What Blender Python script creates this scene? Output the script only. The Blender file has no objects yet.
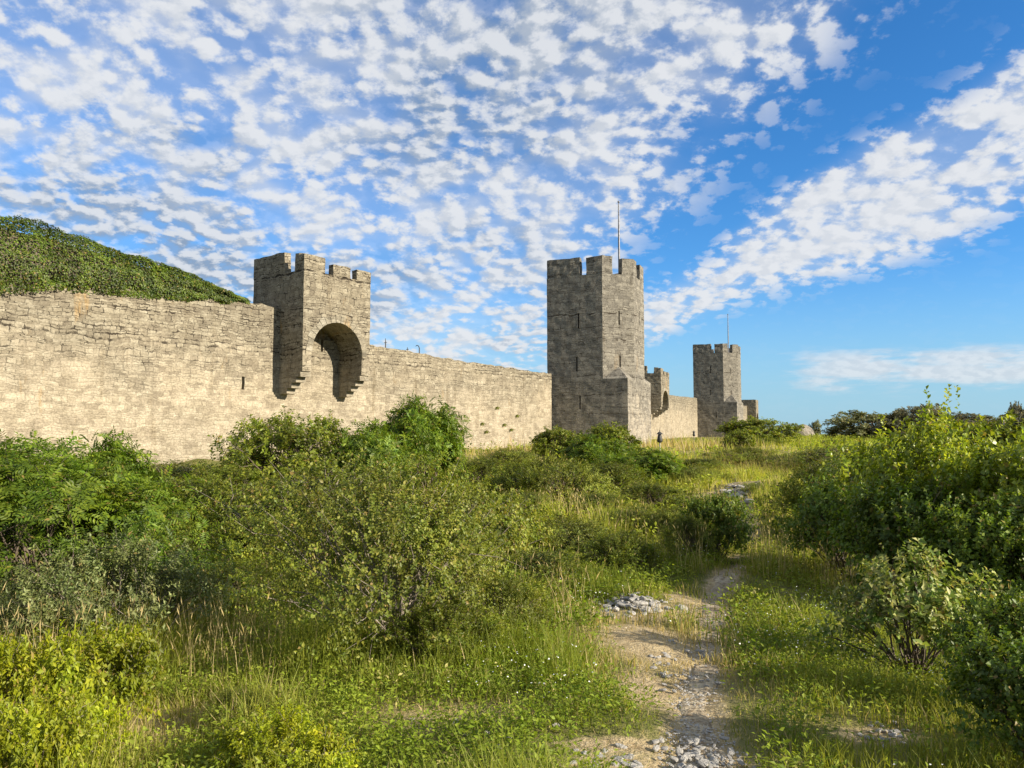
import bpy, bmesh, math, random
import numpy as np
from mathutils import Vector, Matrix

random.seed(7)
SC = bpy.context.scene
COL = SC.collection
R_ = math.radians

# ------------------------------------------------------------------ camera model
F = 745.0
PITCH = math.atan(48.0 / F)
E = 1.7                                   # eye height
CA, SA = math.cos(PITCH), math.sin(PITCH)

def ray(px, py):
    cx, cz = (px - 512) / F, (384 - py) / F
    return np.array([cx, CA - cz * SA, SA + cz * CA])

def at(px, py, Y):
    d = ray(px, py)
    k = Y / d[1]
    return np.array([d[0] * k, Y, E + d[2] * k])

# ------------------------------------------------------------------ value noise (numpy)
_rs = np.random.RandomState(3)
_tab = _rs.rand(256, 256)
def vnoise(x, y):
    xi = np.floor(x).astype(int); yi = np.floor(y).astype(int)
    fx = x - xi; fy = y - yi
    fx = fx * fx * (3 - 2 * fx); fy = fy * fy * (3 - 2 * fy)
    a = _tab[xi & 255, yi & 255]; b = _tab[(xi + 1) & 255, yi & 255]
    c = _tab[xi & 255, (yi + 1) & 255]; d = _tab[(xi + 1) & 255, (yi + 1) & 255]
    return (a * (1 - fx) + b * fx) * (1 - fy) + (c * (1 - fx) + d * fx) * fy
def fbm(x, y, o=4):
    s = 0; a = .5; t = 0
    for i in range(o):
        s = s + a * vnoise(x * 2 ** i + 17 * i, y * 2 ** i + 31 * i); t += a; a *= .5
    return s / t

# ------------------------------------------------------------------ terrain
def S(a, b, x):
    t = np.clip((x - a) / (b - a), 0, 1)
    return t * t * (3 - 2 * t)

U1 = np.array([.613, .790]); N1 = np.array([.790, -.613]); O1 = np.array([-25.4, 37.0])
U2 = np.array([.420, .908]); N2 = np.array([.908, -.420]); B2 = np.array([11.2, 72.0])
O2 = B2 - 7.55 * N2
B3 = np.array([44.1, 146.0])
O3 = B3 - 7.7 * N2
UW = (O3 - O2) / np.linalg.norm(O3 - O2)

def wdist(x, y):
    a = (x - O1[0]) * N1[0] + (y - O1[1]) * N1[1]
    b = (x - O2[0]) * N2[0] + (y - O2[1]) * N2[1]
    return np.minimum(a, b)

def gz(x, y):
    x = np.asarray(x, float); y = np.asarray(y, float)
    z = E - 1.7 - .65 * S(3, 12, y) + .9 * S(25, 75, y) + .45 * S(75, 140, y)
    w = wdist(x, y)
    z = z - 6 * S(28, 90, w) * S(60, 160, y) - 10 * S(230, 420, y)
    near = 1 - S(30, 120, y)
    amp = 1 + 1.6 * S(9, 16, y)
    n = .07 * np.sin(x * .9 + 1.3 * np.sin(y * .35)) + .06 * np.sin(y * .75 + 1.1 * np.sin(x * .5 + 2)) + .03 * np.sin(x * 2.3 + y * 1.7)
    z = z + n * amp * near * S(2, 7, y) + .3 * near * S(12, 20, y) * (fbm(x * .28 + 4, y * .28, 2) - .5) * 2
    z = z + .25 * np.exp(-(((x - 8.0) / 4) ** 2 + ((y - 24) / 4) ** 2))
    return z

def ground(px, py):
    d = ray(px, py)
    lo, hi = .3, 400.0
    for k in np.linspace(.5, 200, 1600):
        if E + d[2] * k < gz(d[0] * k, d[1] * k):
            break
    for _ in range(30):
        k2 = k
    lo, hi = max(k - .2, .1), k
    for _ in range(30):
        m = (lo + hi) / 2
        if E + d[2] * m < gz(d[0] * m, d[1] * m): hi = m
        else: lo = m
    return np.array([d[0] * hi, d[1] * hi])

# ------------------------------------------------------------------ object helpers
def tag(o, label=None, cat=None, group=None, kind=None):
    if label: o['label'] = label
    if cat: o['category'] = cat
    if group: o['group'] = group
    if kind: o['kind'] = kind
    return o

def link(name, me, mat=None, parent=None):
    o = bpy.data.objects.new(name, me); COL.objects.link(o)
    if mat is not None: me.materials.append(mat)
    if parent is not None: o.parent = parent
    return o

def empty(name, loc=(0, 0, 0), rz=0):
    o = bpy.data.objects.new(name, None); COL.objects.link(o)
    o.location = loc; o.rotation_euler = (0, 0, rz); o.empty_display_size = .2
    return o

def npmesh(name, V, Fc, smooth=False, color=None):
    """V (n,3); Fc (m,k) with a constant k"""
    me = bpy.data.meshes.new(name)
    V = np.asarray(V, np.float32); Fc = np.asarray(Fc, np.int32)
    m, k = Fc.shape
    me.vertices.add(len(V)); me.vertices.foreach_set('co', V.ravel())
    me.loops.add(m * k); me.loops.foreach_set('vertex_index', Fc.ravel())
    me.polygons.add(m)
    me.polygons.foreach_set('loop_start', np.arange(m, dtype=np.int32) * k)
    me.polygons.foreach_set('loop_total', np.full(m, k, np.int32))
    if smooth: me.polygons.foreach_set('use_smooth', np.ones(m, bool))
    if color is not None:
        a = me.attributes.new('col', 'FLOAT_COLOR', 'POINT')
        c = np.ones((len(V), 4), np.float32); c[:, :3] = color
        a.data.foreach_set('color', c.ravel())
    me.update(calc_edges=True)
    return me

def norm(a):
    return a / np.maximum(np.linalg.norm(a, axis=-1, keepdims=True), 1e-9)

# ------------------------------------------------------------------ materials
class NT:
    def __init__(s, name):
        s.m = bpy.data.materials.new(name); s.m.use_nodes = True
        s.t = s.m.node_tree; s.t.nodes.clear()
        s.out = s.t.nodes.new('ShaderNodeOutputMaterial')
    def n(s, kind, **kw):
        return add_node(s.t, kind, **kw)
    def math(s, op, a, b=None, c=None, clamp=False):
        return nmath(s.t, op, a, b, c, clamp)
    def mix(s, f, a, b, blend='MIX'):
        return nmix(s.t, f, a, b, blend)
    def mr(s, v, a, b, c=0., d=1., smooth=True):
        return nmr(s.t, v, a, b, c, d, smooth)

def put(t, sock, v):
    if hasattr(v, 'is_linked') or isinstance(v, bpy.types.NodeSocket): t.links.new(v, sock)
    else:
        if isinstance(v, (tuple, list)) and len(v) == 3 and sock.type == 'RGBA': v = (*v, 1)
        sock.default_value = v
def add_node(t, kind, **kw):
    n = t.nodes.new('ShaderNode' + kind)
    for k, v in kw.items():
        if k.startswith('_'): setattr(n, k[1:], v)
        else: put(t, n.inputs[k.replace('__', ' ')], v)
    return n
def nmath(t, op, a, b=None, c=None, clamp=False):
    n = t.nodes.new('ShaderNodeMath'); n.operation = op; n.use_clamp = clamp
    put(t, n.inputs[0], a)
    if b is not None: put(t, n.inputs[1], b)
    if c is not None: put(t, n.inputs[2], c)
    return n.outputs[0]
def nmix(t, f, a, b, blend='MIX'):
    n = t.nodes.new('ShaderNodeMix'); n.data_type = 'RGBA'; n.blend_type = blend
    put(t, n.inputs[0], f); put(t, n.inputs[6], a); put(t, n.inputs[7], b)
    return n.outputs[2]
def nmr(t, v, a, b, c=0., d=1., smooth=True):
    n = t.nodes.new('ShaderNodeMapRange'); n.interpolation_type = 'SMOOTHSTEP' if smooth else 'LINEAR'
    put(t, n.inputs[0], v)
    for i, q in enumerate((a, b, c, d)): put(t, n.inputs[i + 1], q)
    return n.outputs[0]

def noise(N, vec, scale, detail=3, rough=.5, dist=0.):
    return N.n('TexNoise', Vector=vec, Scale=scale, Detail=float(detail), Roughness=rough, Distortion=dist)

def stone_mat(name, dark, mid, pale, mortar, joint_lo, joint_hi, z_lo, z_hi, rowh=.23, wscale=1.5, lichen=.5):
    """coursed limestone rubble, UV in metres"""
    N = NT(name); t = N.t
    uv = N.n('UVMap').outputs[0]
    w1 = noise(N, uv, .55, 2).outputs['Color']; w2 = noise(N, uv, 3.2, 2).outputs['Color']
    def off(c, a):
        v = N.n('VectorMath', _operation='SUBTRACT'); t.links.new(c, v.inputs[0]); v.inputs[1].default_value = (.5, .5, .5)
        s = N.n('VectorMath', _operation='SCALE'); t.links.new(v.outputs[0], s.inputs[0]); s.inputs['Scale'].default_value = a
        return s.outputs[0]
    a1 = N.n('VectorMath', _operation='ADD'); t.links.new(uv, a1.inputs[0]); t.links.new(off(w1, .55), a1.inputs[1])
    a2 = N.n('VectorMath', _operation='ADD'); t.links.new(a1.outputs[0], a2.inputs[0]); t.links.new(off(w2, .2), a2.inputs[1])
    sp = N.n('SeparateXYZ', Vector=a2.outputs[0]); u, v = sp.outputs[0], sp.outputs[1]
    spv = N.n('SeparateXYZ', Vector=uv); v_raw = spv.outputs[1]
    nv = N.n('TexNoise', _noise_dimensions='1D', W=v, Scale=2.3, Detail=1.0)
    vr = N.math('ADD', N.math('DIVIDE', v, rowh), N.math('MULTIPLY', nv.outputs[0], 3.2))
    row = N.math('FLOOR', vr); fv = N.math('FRACT', vr)
    hsh = N.n('TexWhiteNoise', _noise_dimensions='1D', W=row).outputs[0]
    wv = N.math('ADD', N.math('MULTIPLY', u, wscale), N.math('MULTIPLY', hsh, 977.))
    ve = N.n('TexVoronoi', _voronoi_dimensions='1D', _feature='DISTANCE_TO_EDGE', W=wv, Scale=1.)
    vc = N.n('TexVoronoi', _voronoi_dimensions='1D', _feature='F1', W=wv, Scale=1.)
    eu = N.math('DIVIDE', ve.outputs['Distance'], wscale)
    ev = N.math('MULTIPLY', N.math('MINIMUM', fv, N.math('SUBTRACT', 1., fv)), rowh)
    fine = noise(N, uv, 14., 3, .6).outputs[0]
    e = N.math('ADD', N.math('MINIMUM', eu, ev), N.math('MULTIPLY', N.math('SUBTRACT', fine, .5), .03))
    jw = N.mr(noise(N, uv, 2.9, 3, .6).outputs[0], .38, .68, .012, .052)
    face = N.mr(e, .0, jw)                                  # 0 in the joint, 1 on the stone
    patch = noise(N, uv, .33, 4, .6).outputs[0]
    hi = N.mr(N.math('ADD', v_raw, N.math('MULTIPLY', N.math('SUBTRACT', patch, .5), 7.)), z_lo, z_hi)
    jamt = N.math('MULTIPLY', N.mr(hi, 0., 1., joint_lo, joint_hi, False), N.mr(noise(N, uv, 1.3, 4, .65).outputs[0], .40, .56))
    sepc = N.n('SeparateColor'); t.links.new(vc.outputs['Color'], sepc.inputs[0])
    rnd = sepc.outputs[0]
    tone = N.math('ADD', N.math('MULTIPLY', rnd, .48), N.math('MULTIPLY', N.mr(noise(N, uv, 1.6, 6, .72).outputs[0], .3, .7, 0., 1., False), .62))
    ramp = N.n('ValToRGB', Fac=tone); cr = ramp.color_ramp
    cr.elements[0].position = .28; cr.elements[0].color = (*dark, 1)
    cr.elements[1].position = .95; cr.elements[1].color = (*pale, 1)
    el = cr.elements.new(.6); el.color = (*mid, 1)
    c = ramp.outputs[0]
    # grey weathering higher up, pale mortar smeared lower down
    grey = N.mix(1., c, (.74, .76, .77), 'MULTIPLY')
    c = N.mix(N.math('MULTIPLY', hi, .85), c, grey)
    low = N.math('MULTIPLY', N.math('SUBTRACT', 1., hi), N.mr(noise(N, uv, .9, 5, .65).outputs[0], .45, .65))
    c = N.mix(N.math('MULTIPLY', low, .7), c, mortar)
    st = N.n('Mapping', Vector=uv, Scale=(1.1, .13, 1.))
    drip = N.mr(noise(N, st.outputs[0], 1., 4, .6).outputs[0], .56, .72)
    c = N.mix(N.math('MULTIPLY', drip, .7), c, N.mix(1., c, (.62, .58, .52), 'MULTIPLY'))
    st2 = N.n('Mapping', Vector=uv, Scale=(.9, .22, 1.), Location=(7.3, 2.1, 0))
    lic = N.mr(noise(N, st2.outputs[0], .8, 5, .7).outputs[0], .6, .74)
    c = N.mix(N.math('MULTIPLY', lic, lichen), c, (.33, .19, .05))
    mot = noise(N, uv, 9., 5, .75).outputs[0]
    c = N.mix(.75, c, N.mix(N.mr(mot, .3, .7), (.55, .54, .52), (1.25, 1.25, 1.25)), 'MULTIPLY')
    bigp = N.mr(noise(N, uv, .16, 4, .6).outputs[0], .42, .60)
    c = N.mix(N.math('MULTIPLY', bigp, .4), c, N.mix(1., c, (.74, .755, .78), 'MULTIPLY'))
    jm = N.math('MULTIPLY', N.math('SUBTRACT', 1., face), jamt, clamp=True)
    c = N.mix(jm, c, (.035, .028, .02))  # dark mortar tone, with the recess shade of the joints painted in
    h = N.math('ADD', N.math('MULTIPLY', face, N.math('ADD', .5, N.math('MULTIPLY', rnd, .6))), N.math('MULTIPLY', mot, .45))
    b = N.n('Bump', Height=h, Strength=.6, Distance=.05)
    p = N.n('BsdfPrincipled', Base__Color=c, Roughness=.95, Normal=b.outputs[0])
    p.inputs['Specular IOR Level'].default_value = .15
    t.links.new(p.outputs[0], N.out.inputs[0])
    return N.m

def leaf_mat(name, cols, trans=.4, tcol=1.35, rough=.5, spec=.35, lump=(.58, 1.32)):
    N = NT(name); t = N.t
    g = N.n('NewGeometry')
    oi = N.n('ObjectInfo')
    tc = N.n('TexCoord').outputs['Object']
    nz = noise(N, tc, 2.2, 2).outputs[0]
    f = N.math('ADD', N.math('MULTIPLY', g.outputs['Random Per Island'], .7), N.math('MULTIPLY', nz, .4))
    r = N.n('ValToRGB', Fac=f); cr = r.color_ramp
    cr.elements[0].position = .1; cr.elements[0].color = (*cols[0], 1)
    cr.elements[1].position = 1.; cr.elements[1].color = (*cols[-1], 1)
    for i, c in enumerate(cols[1:-1]):
        e = cr.elements.new(.1 + .9 * (i + 1) / (len(cols) - 1)); e.color = (*c, 1)
    v = N.mr(noise(N, tc, 1.1, 2).outputs[0], .3, .7, lump[0], lump[1])
    vv = N.math('MULTIPLY', v, N.mr(oi.outputs['Random'], 0., 1., .88, 1.12, False))
    hue = N.mr(noise(N, tc, 3.1, 2).outputs[0], .3, .7, .482, .518, False)
    hs = N.n('HueSaturation', Color=r.outputs[0], Value=vv, Hue=hue)
    rb = N.mr(g.outputs['Random Per Island'], .955, .985)
    c = N.mix(N.math('MULTIPLY', rb, .8), hs.outputs[0], (.26, .17, .055))
    p = N.n('BsdfPrincipled', Base__Color=c, Roughness=rough)
    p.inputs['Specular IOR Level'].default_value = spec
    tr = N.n('BsdfTranslucent', Color=N.mix(1., c, (tcol, tcol * .98, tcol * .5), 'MULTIPLY'))
    m = N.n('MixShader', Fac=trans)
    t.links.new(p.outputs[0], m.inputs[1]); t.links.new(tr.outputs[0], m.inputs[2])
    t.links.new(m.outputs[0], N.out.inputs[0])
    return N.m

def plain_mat(name, c1, c2, scale=6., rough=.8, bump=.3, metallic=0.):
    N = NT(name); t = N.t
    tc = N.n('TexCoord').outputs['Object']
    n1 = noise(N, tc, scale, 5, .6).outputs[0]
    c = N.mix(N.mr(n1, .3, .7), c1, c2)
    b = N.n('Bump', Height=n1, Strength=bump, Distance=.02)
    p = N.n('BsdfPrincipled', Base__Color=c, Roughness=rough, Metallic=metallic, Normal=b.outputs[0])
    t.links.new(p.outputs[0], N.out.inputs[0])
    return N.m

def grass_mat():
    N = NT('grass_blades'); t = N.t
    a = N.n('Attribute', _attribute_name='col').outputs['Color']
    p = N.n('BsdfPrincipled', Base__Color=a, Roughness=.55)
    p.inputs['Specular IOR Level'].default_value = .25
    tr = N.n('BsdfTranslucent', Color=N.mix(1., a, (1.25, 1.2, .6), 'MULTIPLY'))
    m = N.n('MixShader', Fac=.48)
    t.links.new(p.outputs[0], m.inputs[1]); t.links.new(tr.outputs[0], m.inputs[2])
    t.links.new(m.outputs[0], N.out.inputs[0])
    return N.m

def ground_mat():
    N = NT('meadow_soil'); t = N.t
    tc = N.n('TexCoord').outputs['Object']
    a = N.n('Attribute', _attribute_name='col').outputs['Color']
    sep = N.n('SeparateColor'); t.links.new(a, sep.inputs[0])
    bare = sep.outputs[0]
    n1 = noise(N, tc, .8, 5, .6).outputs[0]; n2 = noise(N, tc, 9., 5, .7).outputs[0]; n3 = noise(N, tc, 45., 3, .6).outputs[0]
    green = N.mix(N.mr(n1, .35, .65), (.10, .11, .03), (.20, .18, .065))
    soil = N.mix(N.mr(n2, .3, .7), (.26, .19, .10), (.44, .35, .20))
    soil = N.mix(N.mr(n3, .55, .7), soil, (.5, .42, .28))
    green = N.mix(N.math('MULTIPLY', sep.outputs[1], .85), green, N.mix(n2, (.30, .22, .10), (.46, .37, .19)))
    f = N.mr(N.math('ADD', bare, N.math('MULTIPLY', N.math('SUBTRACT', n2, .5), .7)), .3, .7)
    c = N.mix(f, green, soil)
    h = N.math('ADD', n2, N.math('MULTIPLY', n3, .5))
    b = N.n('Bump', Height=h, Strength=.8, Distance=.04)
    p = N.n('BsdfPrincipled', Base__Color=c, Roughness=.95, Normal=b.outputs[0])
    p.inputs['Specular IOR Level'].default_value = .1
    t.links.new(p.outputs[0], N.out.inputs[0])
    return N.m

def path_mat():
    N = NT('trodden_earth'); t = N.t
    tc = N.n('TexCoord').outputs['Object']
    n1 = noise(N, tc, 2.2, 5, .65).outputs[0]; n2 = noise(N, tc, 16., 4, .7).outputs[0]
    vo = N.n('TexVoronoi', Vector=tc, Scale=22., Randomness=1.)
    c = N.mix(N.mr(n1, .35, .65), (.28, .225, .15), (.46, .39, .27))
    c = N.mix(N.mr(n2, .45, .65), c, (.17, .125, .075))
    peb = N.math('MULTIPLY', N.mr(vo.outputs['Distance'], .12, .3, 1., 0.), N.mr(n1, .5, .62))
    c = N.mix(peb, c, (.50, .47, .42))
    h = N.math('ADD', N.math('MULTIPLY', peb, .8), N.math('ADD', n2, n1))
    b = N.n('Bump', Height=h, Strength=.9, Distance=.03)
    p = N.n('BsdfPrincipled', Base__Color=c, Roughness=.95, Normal=b.outputs[0])
    p.inputs['Specular IOR Level'].default_value = .1
    t.links.new(p.outputs[0], N.out.inputs[0])
    return N.m

M = {}
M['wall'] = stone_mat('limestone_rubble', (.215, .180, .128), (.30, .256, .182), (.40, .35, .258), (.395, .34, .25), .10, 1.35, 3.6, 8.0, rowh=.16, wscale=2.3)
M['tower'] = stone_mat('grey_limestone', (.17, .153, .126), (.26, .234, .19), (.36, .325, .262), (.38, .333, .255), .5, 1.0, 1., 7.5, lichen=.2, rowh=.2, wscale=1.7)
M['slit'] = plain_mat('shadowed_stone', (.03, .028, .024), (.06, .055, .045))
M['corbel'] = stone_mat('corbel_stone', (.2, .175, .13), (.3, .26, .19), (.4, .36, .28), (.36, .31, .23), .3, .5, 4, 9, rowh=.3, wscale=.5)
M['metal'] = plain_mat('dull_metal', (.10, .10, .105), (.2, .2, .21), rough=.5, metallic=.6)
M['iron'] = plain_mat('black_iron', (.015, .015, .015), (.035, .033, .03), rough=.6)
M['wood'] = plain_mat('grey_wood', (.30, .26, .2), (.42, .37, .3), 20.)
M['rock'] = plain_mat('limestone_rock', (.22, .205, .18), (.46, .44, .40), 5., bump=.7, rough=.9)
M['rock2'] = plain_mat('weathered_rock', (.15, .13, .10), (.32, .28, .22), 5., bump=.7, rough=.9)
M['bark'] = plain_mat('dark_bark', (.06, .045, .03), (.13, .10, .07), 30.)
M['greybark'] = plain_mat('grey_bark', (.13, .105, .08), (.27, .23, .18), 30.)
M['grass'] = grass_mat()
M['ground'] = ground_mat()
M['path'] = path_mat()
M['ash'] = leaf_mat('ash_leaf', [(0.060, 0.109, 0.009), (0.128, 0.197, 0.013), (0.202, 0.265, 0.019)], .42)
M['grey'] = leaf_mat('privet_leaf', [(.095, .125, .028), (.18, .215, .06), (.31, .34, .14)], .3, 1.1)
M['yellow'] = leaf_mat('lime_leaf', [(0.162, 0.197, 0.009), (0.269, 0.308, 0.012), (0.390, 0.394, 0.019)], .45)
M['haw'] = leaf_mat('hawthorn_leaf', [(.08, .105, .014), (.135, .17, .02), (.20, .225, .028), (.27, .235, .05)], .38)
M['mid'] = leaf_mat('bush_leaf', [(0.074, 0.109, 0.010), (0.148, 0.185, 0.015), (0.235, 0.253, 0.024)], .4)
M['olive'] = leaf_mat('olive_leaf', [(.115, .145, .018), (.20, .235, .028), (.29, .305, .045)], .42)
M['dark'] = leaf_mat('dark_leaf', [(0.054, 0.092, 0.010), (0.109, 0.167, 0.014), (0.196, 0.241, 0.022)], .34)
M['broad'] = leaf_mat('maple_leaf', [(0.109, 0.157, 0.011), (0.220, 0.277, 0.019), (0.381, 0.407, 0.031)], .42, spec=.5, rough=.4)
M['varieg'] = leaf_mat('variegated_leaf', [(.07, .12, .02), (.16, .23, .035), (.33, .36, .10), (.52, .47, .2)], .35)
M['ivy'] = leaf_mat('ivy_leaf', [(.03, .05, .006), (.075, .115, .009), (.14, .18, .014)], .28)
M['far'] = leaf_mat('distant_leaf', [(.12, .135, .06), (.18, .19, .08), (.24, .235, .11)], .35)
M['fardark'] = leaf_mat('distant_dark_leaf', [(.10, .105, .06), (.15, .145, .08), (.21, .19, .11)], .3)
M['flower'] = plain_mat('white_petals', (.65, .65, .6), (.8, .8, .76))

# ------------------------------------------------------------------ masonry helpers
def bm_box(bm, x0, x1, y0, y1, z0, z1, bottom=True):
    v = [bm.verts.new(p) for p in ((x0, y0, z0), (x1, y0, z0), (x1, y1, z0), (x0, y1, z0), (x0, y0, z1), (x1, y0, z1), (x1, y1, z1), (x0, y1, z1))]
    fs = [(0, 1, 5, 4), (1, 2, 6, 5), (2, 3, 7, 6), (3, 0, 4, 7), (4, 5, 6, 7)]
    if bottom: fs.append((3, 2, 1, 0))
    for f in fs: bm.faces.new([v[i] for i in f])

def bm_prism(bm, pts, z0, z1, bottom=True):
    """pts counter-clockwise (x,y); z1 number or list"""
    n = len(pts); zt = z1 if isinstance(z1, (list, tuple)) else [z1] * n
    a = [bm.verts.new((p[0], p[1], z0)) for p in pts]; b = [bm.verts.new((p[0], p[1], zt[i])) for i, p in enumerate(pts)]
    for i in range(n):
        j = (i + 1) % n; bm.faces.new((a[i], a[j], b[j], b[i]))
    bm.faces.new(b)
    if bottom: bm.faces.new(a[::-1])

def bm_slab(bm, prof, y0, y1):
    """profile in (x,z), counter-clockwise seen from -y, extruded along y"""
    n = len(prof)
    a = [bm.verts.new((p[0], y0, p[1])) for p in prof]; b = [bm.verts.new((p[0], y1, p[1])) for p in prof]
    bm.faces.new(a); bm.faces.new(b[::-1])
    for i in range(n):
        j = (i + 1) % n; bm.faces.new((a[j], a[i], b[i], b[j]))

def cut(bm, boxes):
    """real openings: boolean difference with small boxes (local coordinates, may be rotated by a 4x4)"""
    if not boxes: return bm
    me = bpy.data.meshes.new('tmp_a'); bm.to_mesh(me); bm.free()
    a = bpy.data.objects.new('tmp_a', me); COL.objects.link(a)
    cb = bmesh.new()
    for (x0, x1, y0, y1, z0, z1, mat) in boxes:
        k = len(cb.verts); bm_box(cb, x0, x1, y0, y1, z0, z1); cb.verts.ensure_lookup_table()
        if mat is not None:
            for v in cb.verts[k:]: v.co = mat @ v.co
    mc = bpy.data.meshes.new('tmp_b'); cb.to_mesh(mc); cb.free()
    b = bpy.data.objects.new('tmp_b', mc); COL.objects.link(b)
    md = a.modifiers.new('cut', 'BOOLEAN'); md.operation = 'DIFFERENCE'; md.object = b; md.solver = 'EXACT'; md.use_self = True
    dg = bpy.context.evaluated_depsgraph_get(); dg.update()
    out = bpy.data.meshes.new_from_object(a.evaluated_get(dg))
    nb = bmesh.new(); nb.from_mesh(out)
    bpy.data.objects.remove(a); bpy.data.objects.remove(b)
    for q in (me, mc, out): bpy.data.meshes.remove(q)
    return nb

def finish_stone(bm, name, mat, parent=None, step=.45, amp=.03, topfun=None, seed=0):
    """slice the solid into courses, roughen it, give it metric UVs"""
    xs = [v.co.x for v in bm.verts]; ys = [v.co.y for v in bm.verts]; zs = [v.co.z for v in bm.verts]
    for ax, (lo, hi) in enumerate(((min(xs), max(xs)), (min(ys), max(ys)), (min(zs), max(zs)))):
        n = int((hi - lo) / step)
        for i in range(1, n):
            c = Vector((0, 0, 0)); c[ax] = lo + (hi - lo) * i / n + .0137
            no = Vector((0, 0, 0)); no[ax] = 1
            bmesh.ops.bisect_plane(bm, geom=bm.verts[:] + bm.edges[:] + bm.faces[:], plane_co=c, plane_no=no, dist=1e-5)
    bm.normal_update()
    rng = random.Random(seed)
    uvl = bm.loops.layers.uv.new('UVMap')
    for f in bm.faces:
        nrm = f.normal
        if abs(nrm.z) > .8: tx, ty = Vector((1, 0, 0)), Vector((0, 1, 0))
        else:
            tx = Vector((-nrm.y, nrm.x, 0)).normalized(); ty = Vector((0, 0, 1))
        for l in f.loops:
            l[uvl].uv = (l.vert.co.dot(tx) + (3.7 if abs(nrm.x) > .7 else 0), l.vert.co.dot(ty))
    if topfun: topfun(bm, rng)
    if amp:
        from mathutils import noise as mn
        for v in bm.verts:
            p = v.co * 1.3 + Vector((seed * 3.1, 0, 0))
            d = mn.noise_vector(p) * amp + mn.noise_vector(p * 3.1) * amp * .6
            v.co += d
    me = bpy.data.meshes.new(name); bm.to_mesh(me); bm.free()
    return link(name, me, mat, parent)

# ------------------------------------------------------------------ the curtain walls
def on_plane(px, py, O, U, n_off=0., N=None):
    """pixel -> (s, z) on a vertical plane through O along U"""
    d = ray(px, py)
    Nn = np.array([U[1], -U[0]])
    o = O + Nn * n_off
    k = (o @ Nn) / (d[:2] @ Nn)
    p = d[:2] * k
    return float((p - o) @ U), float(E + d[2] * k)

def wall(name, O, U, s0, s1, top, label, slits=(), thick=1.6, base=-3., mat='wall', seed=1, ragged=.1):
    th = math.atan2(U[1], U[0])
    bm = bmesh.new()
    ss = [s0] + [s for s, z in top if s0 < s < s1] + [s1]
    S_ = [s for s, z in top]; Z_ = [z for s, z in top]
    zz = [float(np.interp(s, S_, Z_)) for s in ss]
    prof = [(s1, base), (s0, base)][::-1] + [(s, z) for s, z in list(zip(ss, zz))[::-1]]
    bm_slab(bm, prof, 0., thick)
    bxs = [(s - w / 2, s + w / 2, -.5, .9, z0, z1, None) for (s, z0, z1, w) in slits]
    bm = cut(bm, bxs)
    bm.normal_update()
    def topfun(b, rng):
        from mathutils import noise as mn
        for v in b.verts:
            zt = float(np.interp(v.co.x, S_, Z_))
            if abs(v.co.z - zt) < .06:
                q = mn.noise(Vector((v.co.x * 1.1, seed, 0))) + .7 * mn.cell(Vector((v.co.x * 1.9, seed + 2., v.co.y))) - .35
                v.co.z += q * ragged
    o = finish_stone(bm, name, M[mat], None, .4, .035, topfun, seed)
    o.location = (O[0], O[1], 0); o.rotation_euler = (0, 0, th)
    tag(o, label, 'stone wall')
    for (s, z0, z1, w) in slits:
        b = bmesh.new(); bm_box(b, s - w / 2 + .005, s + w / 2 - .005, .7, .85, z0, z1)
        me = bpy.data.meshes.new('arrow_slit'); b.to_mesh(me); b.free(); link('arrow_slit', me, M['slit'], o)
    return o

tops = [on_plane(x, y, O1, U1) for x, y in ((0, 286), (60, 283), (130, 290), (200, 297), (243, 300), (284, 308))]
tops2 = [on_plane(x, y, O1, U1) for x, y in ((371, 345), (400, 349), (430, 355), (470, 362), (548, 373))]
ST = on_plane(280, 330, O1, U1)[0]                     # where the turret starts
TW = 5.7
top1 = [(-16., tops[0][1] + .1)] + tops + [(ST + 1., tops[-1][1]), (ST + 1.2, tops2[0][1])] + tops2
sl1 = on_plane(243, 383, O1, U1); sl2 = on_plane(322, 344, O1, U1)
w1 = wall('town_wall', O1, U1, -16., tops2[-1][0] + .6, top1,
          'long pale limestone town wall on the left with ivy along its top', seed=1,
          slits=[(sl1[0], sl1[1] - .42, sl1[1] + .42, .2), (sl2[0], sl2[1] - .55, sl2[1] + .55, .2)])

# small weeds rooted in the wall joints come later with the plants
sB = float((B3 - B2) @ U2)
t2 = [on_plane(x, y, O2, UW) for x, y in ((668, 395), (697, 398))]
w2 = wall('town_wall', O2, UW, 3., sB + 1., [(0, t2[0][1]), t2[0], t2[1], (sB + 2, t2[1][1])],
          'sunlit stretch of town wall between the two tall towers', seed=2)
w3 = wall('town_wall', O3, U2, 4., 100., [(0, 8.5), (70, 9.2), (90, 9.6), (110, 9.6)],
          'far short end of town wall beyond the most distant tower', seed=3)

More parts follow.
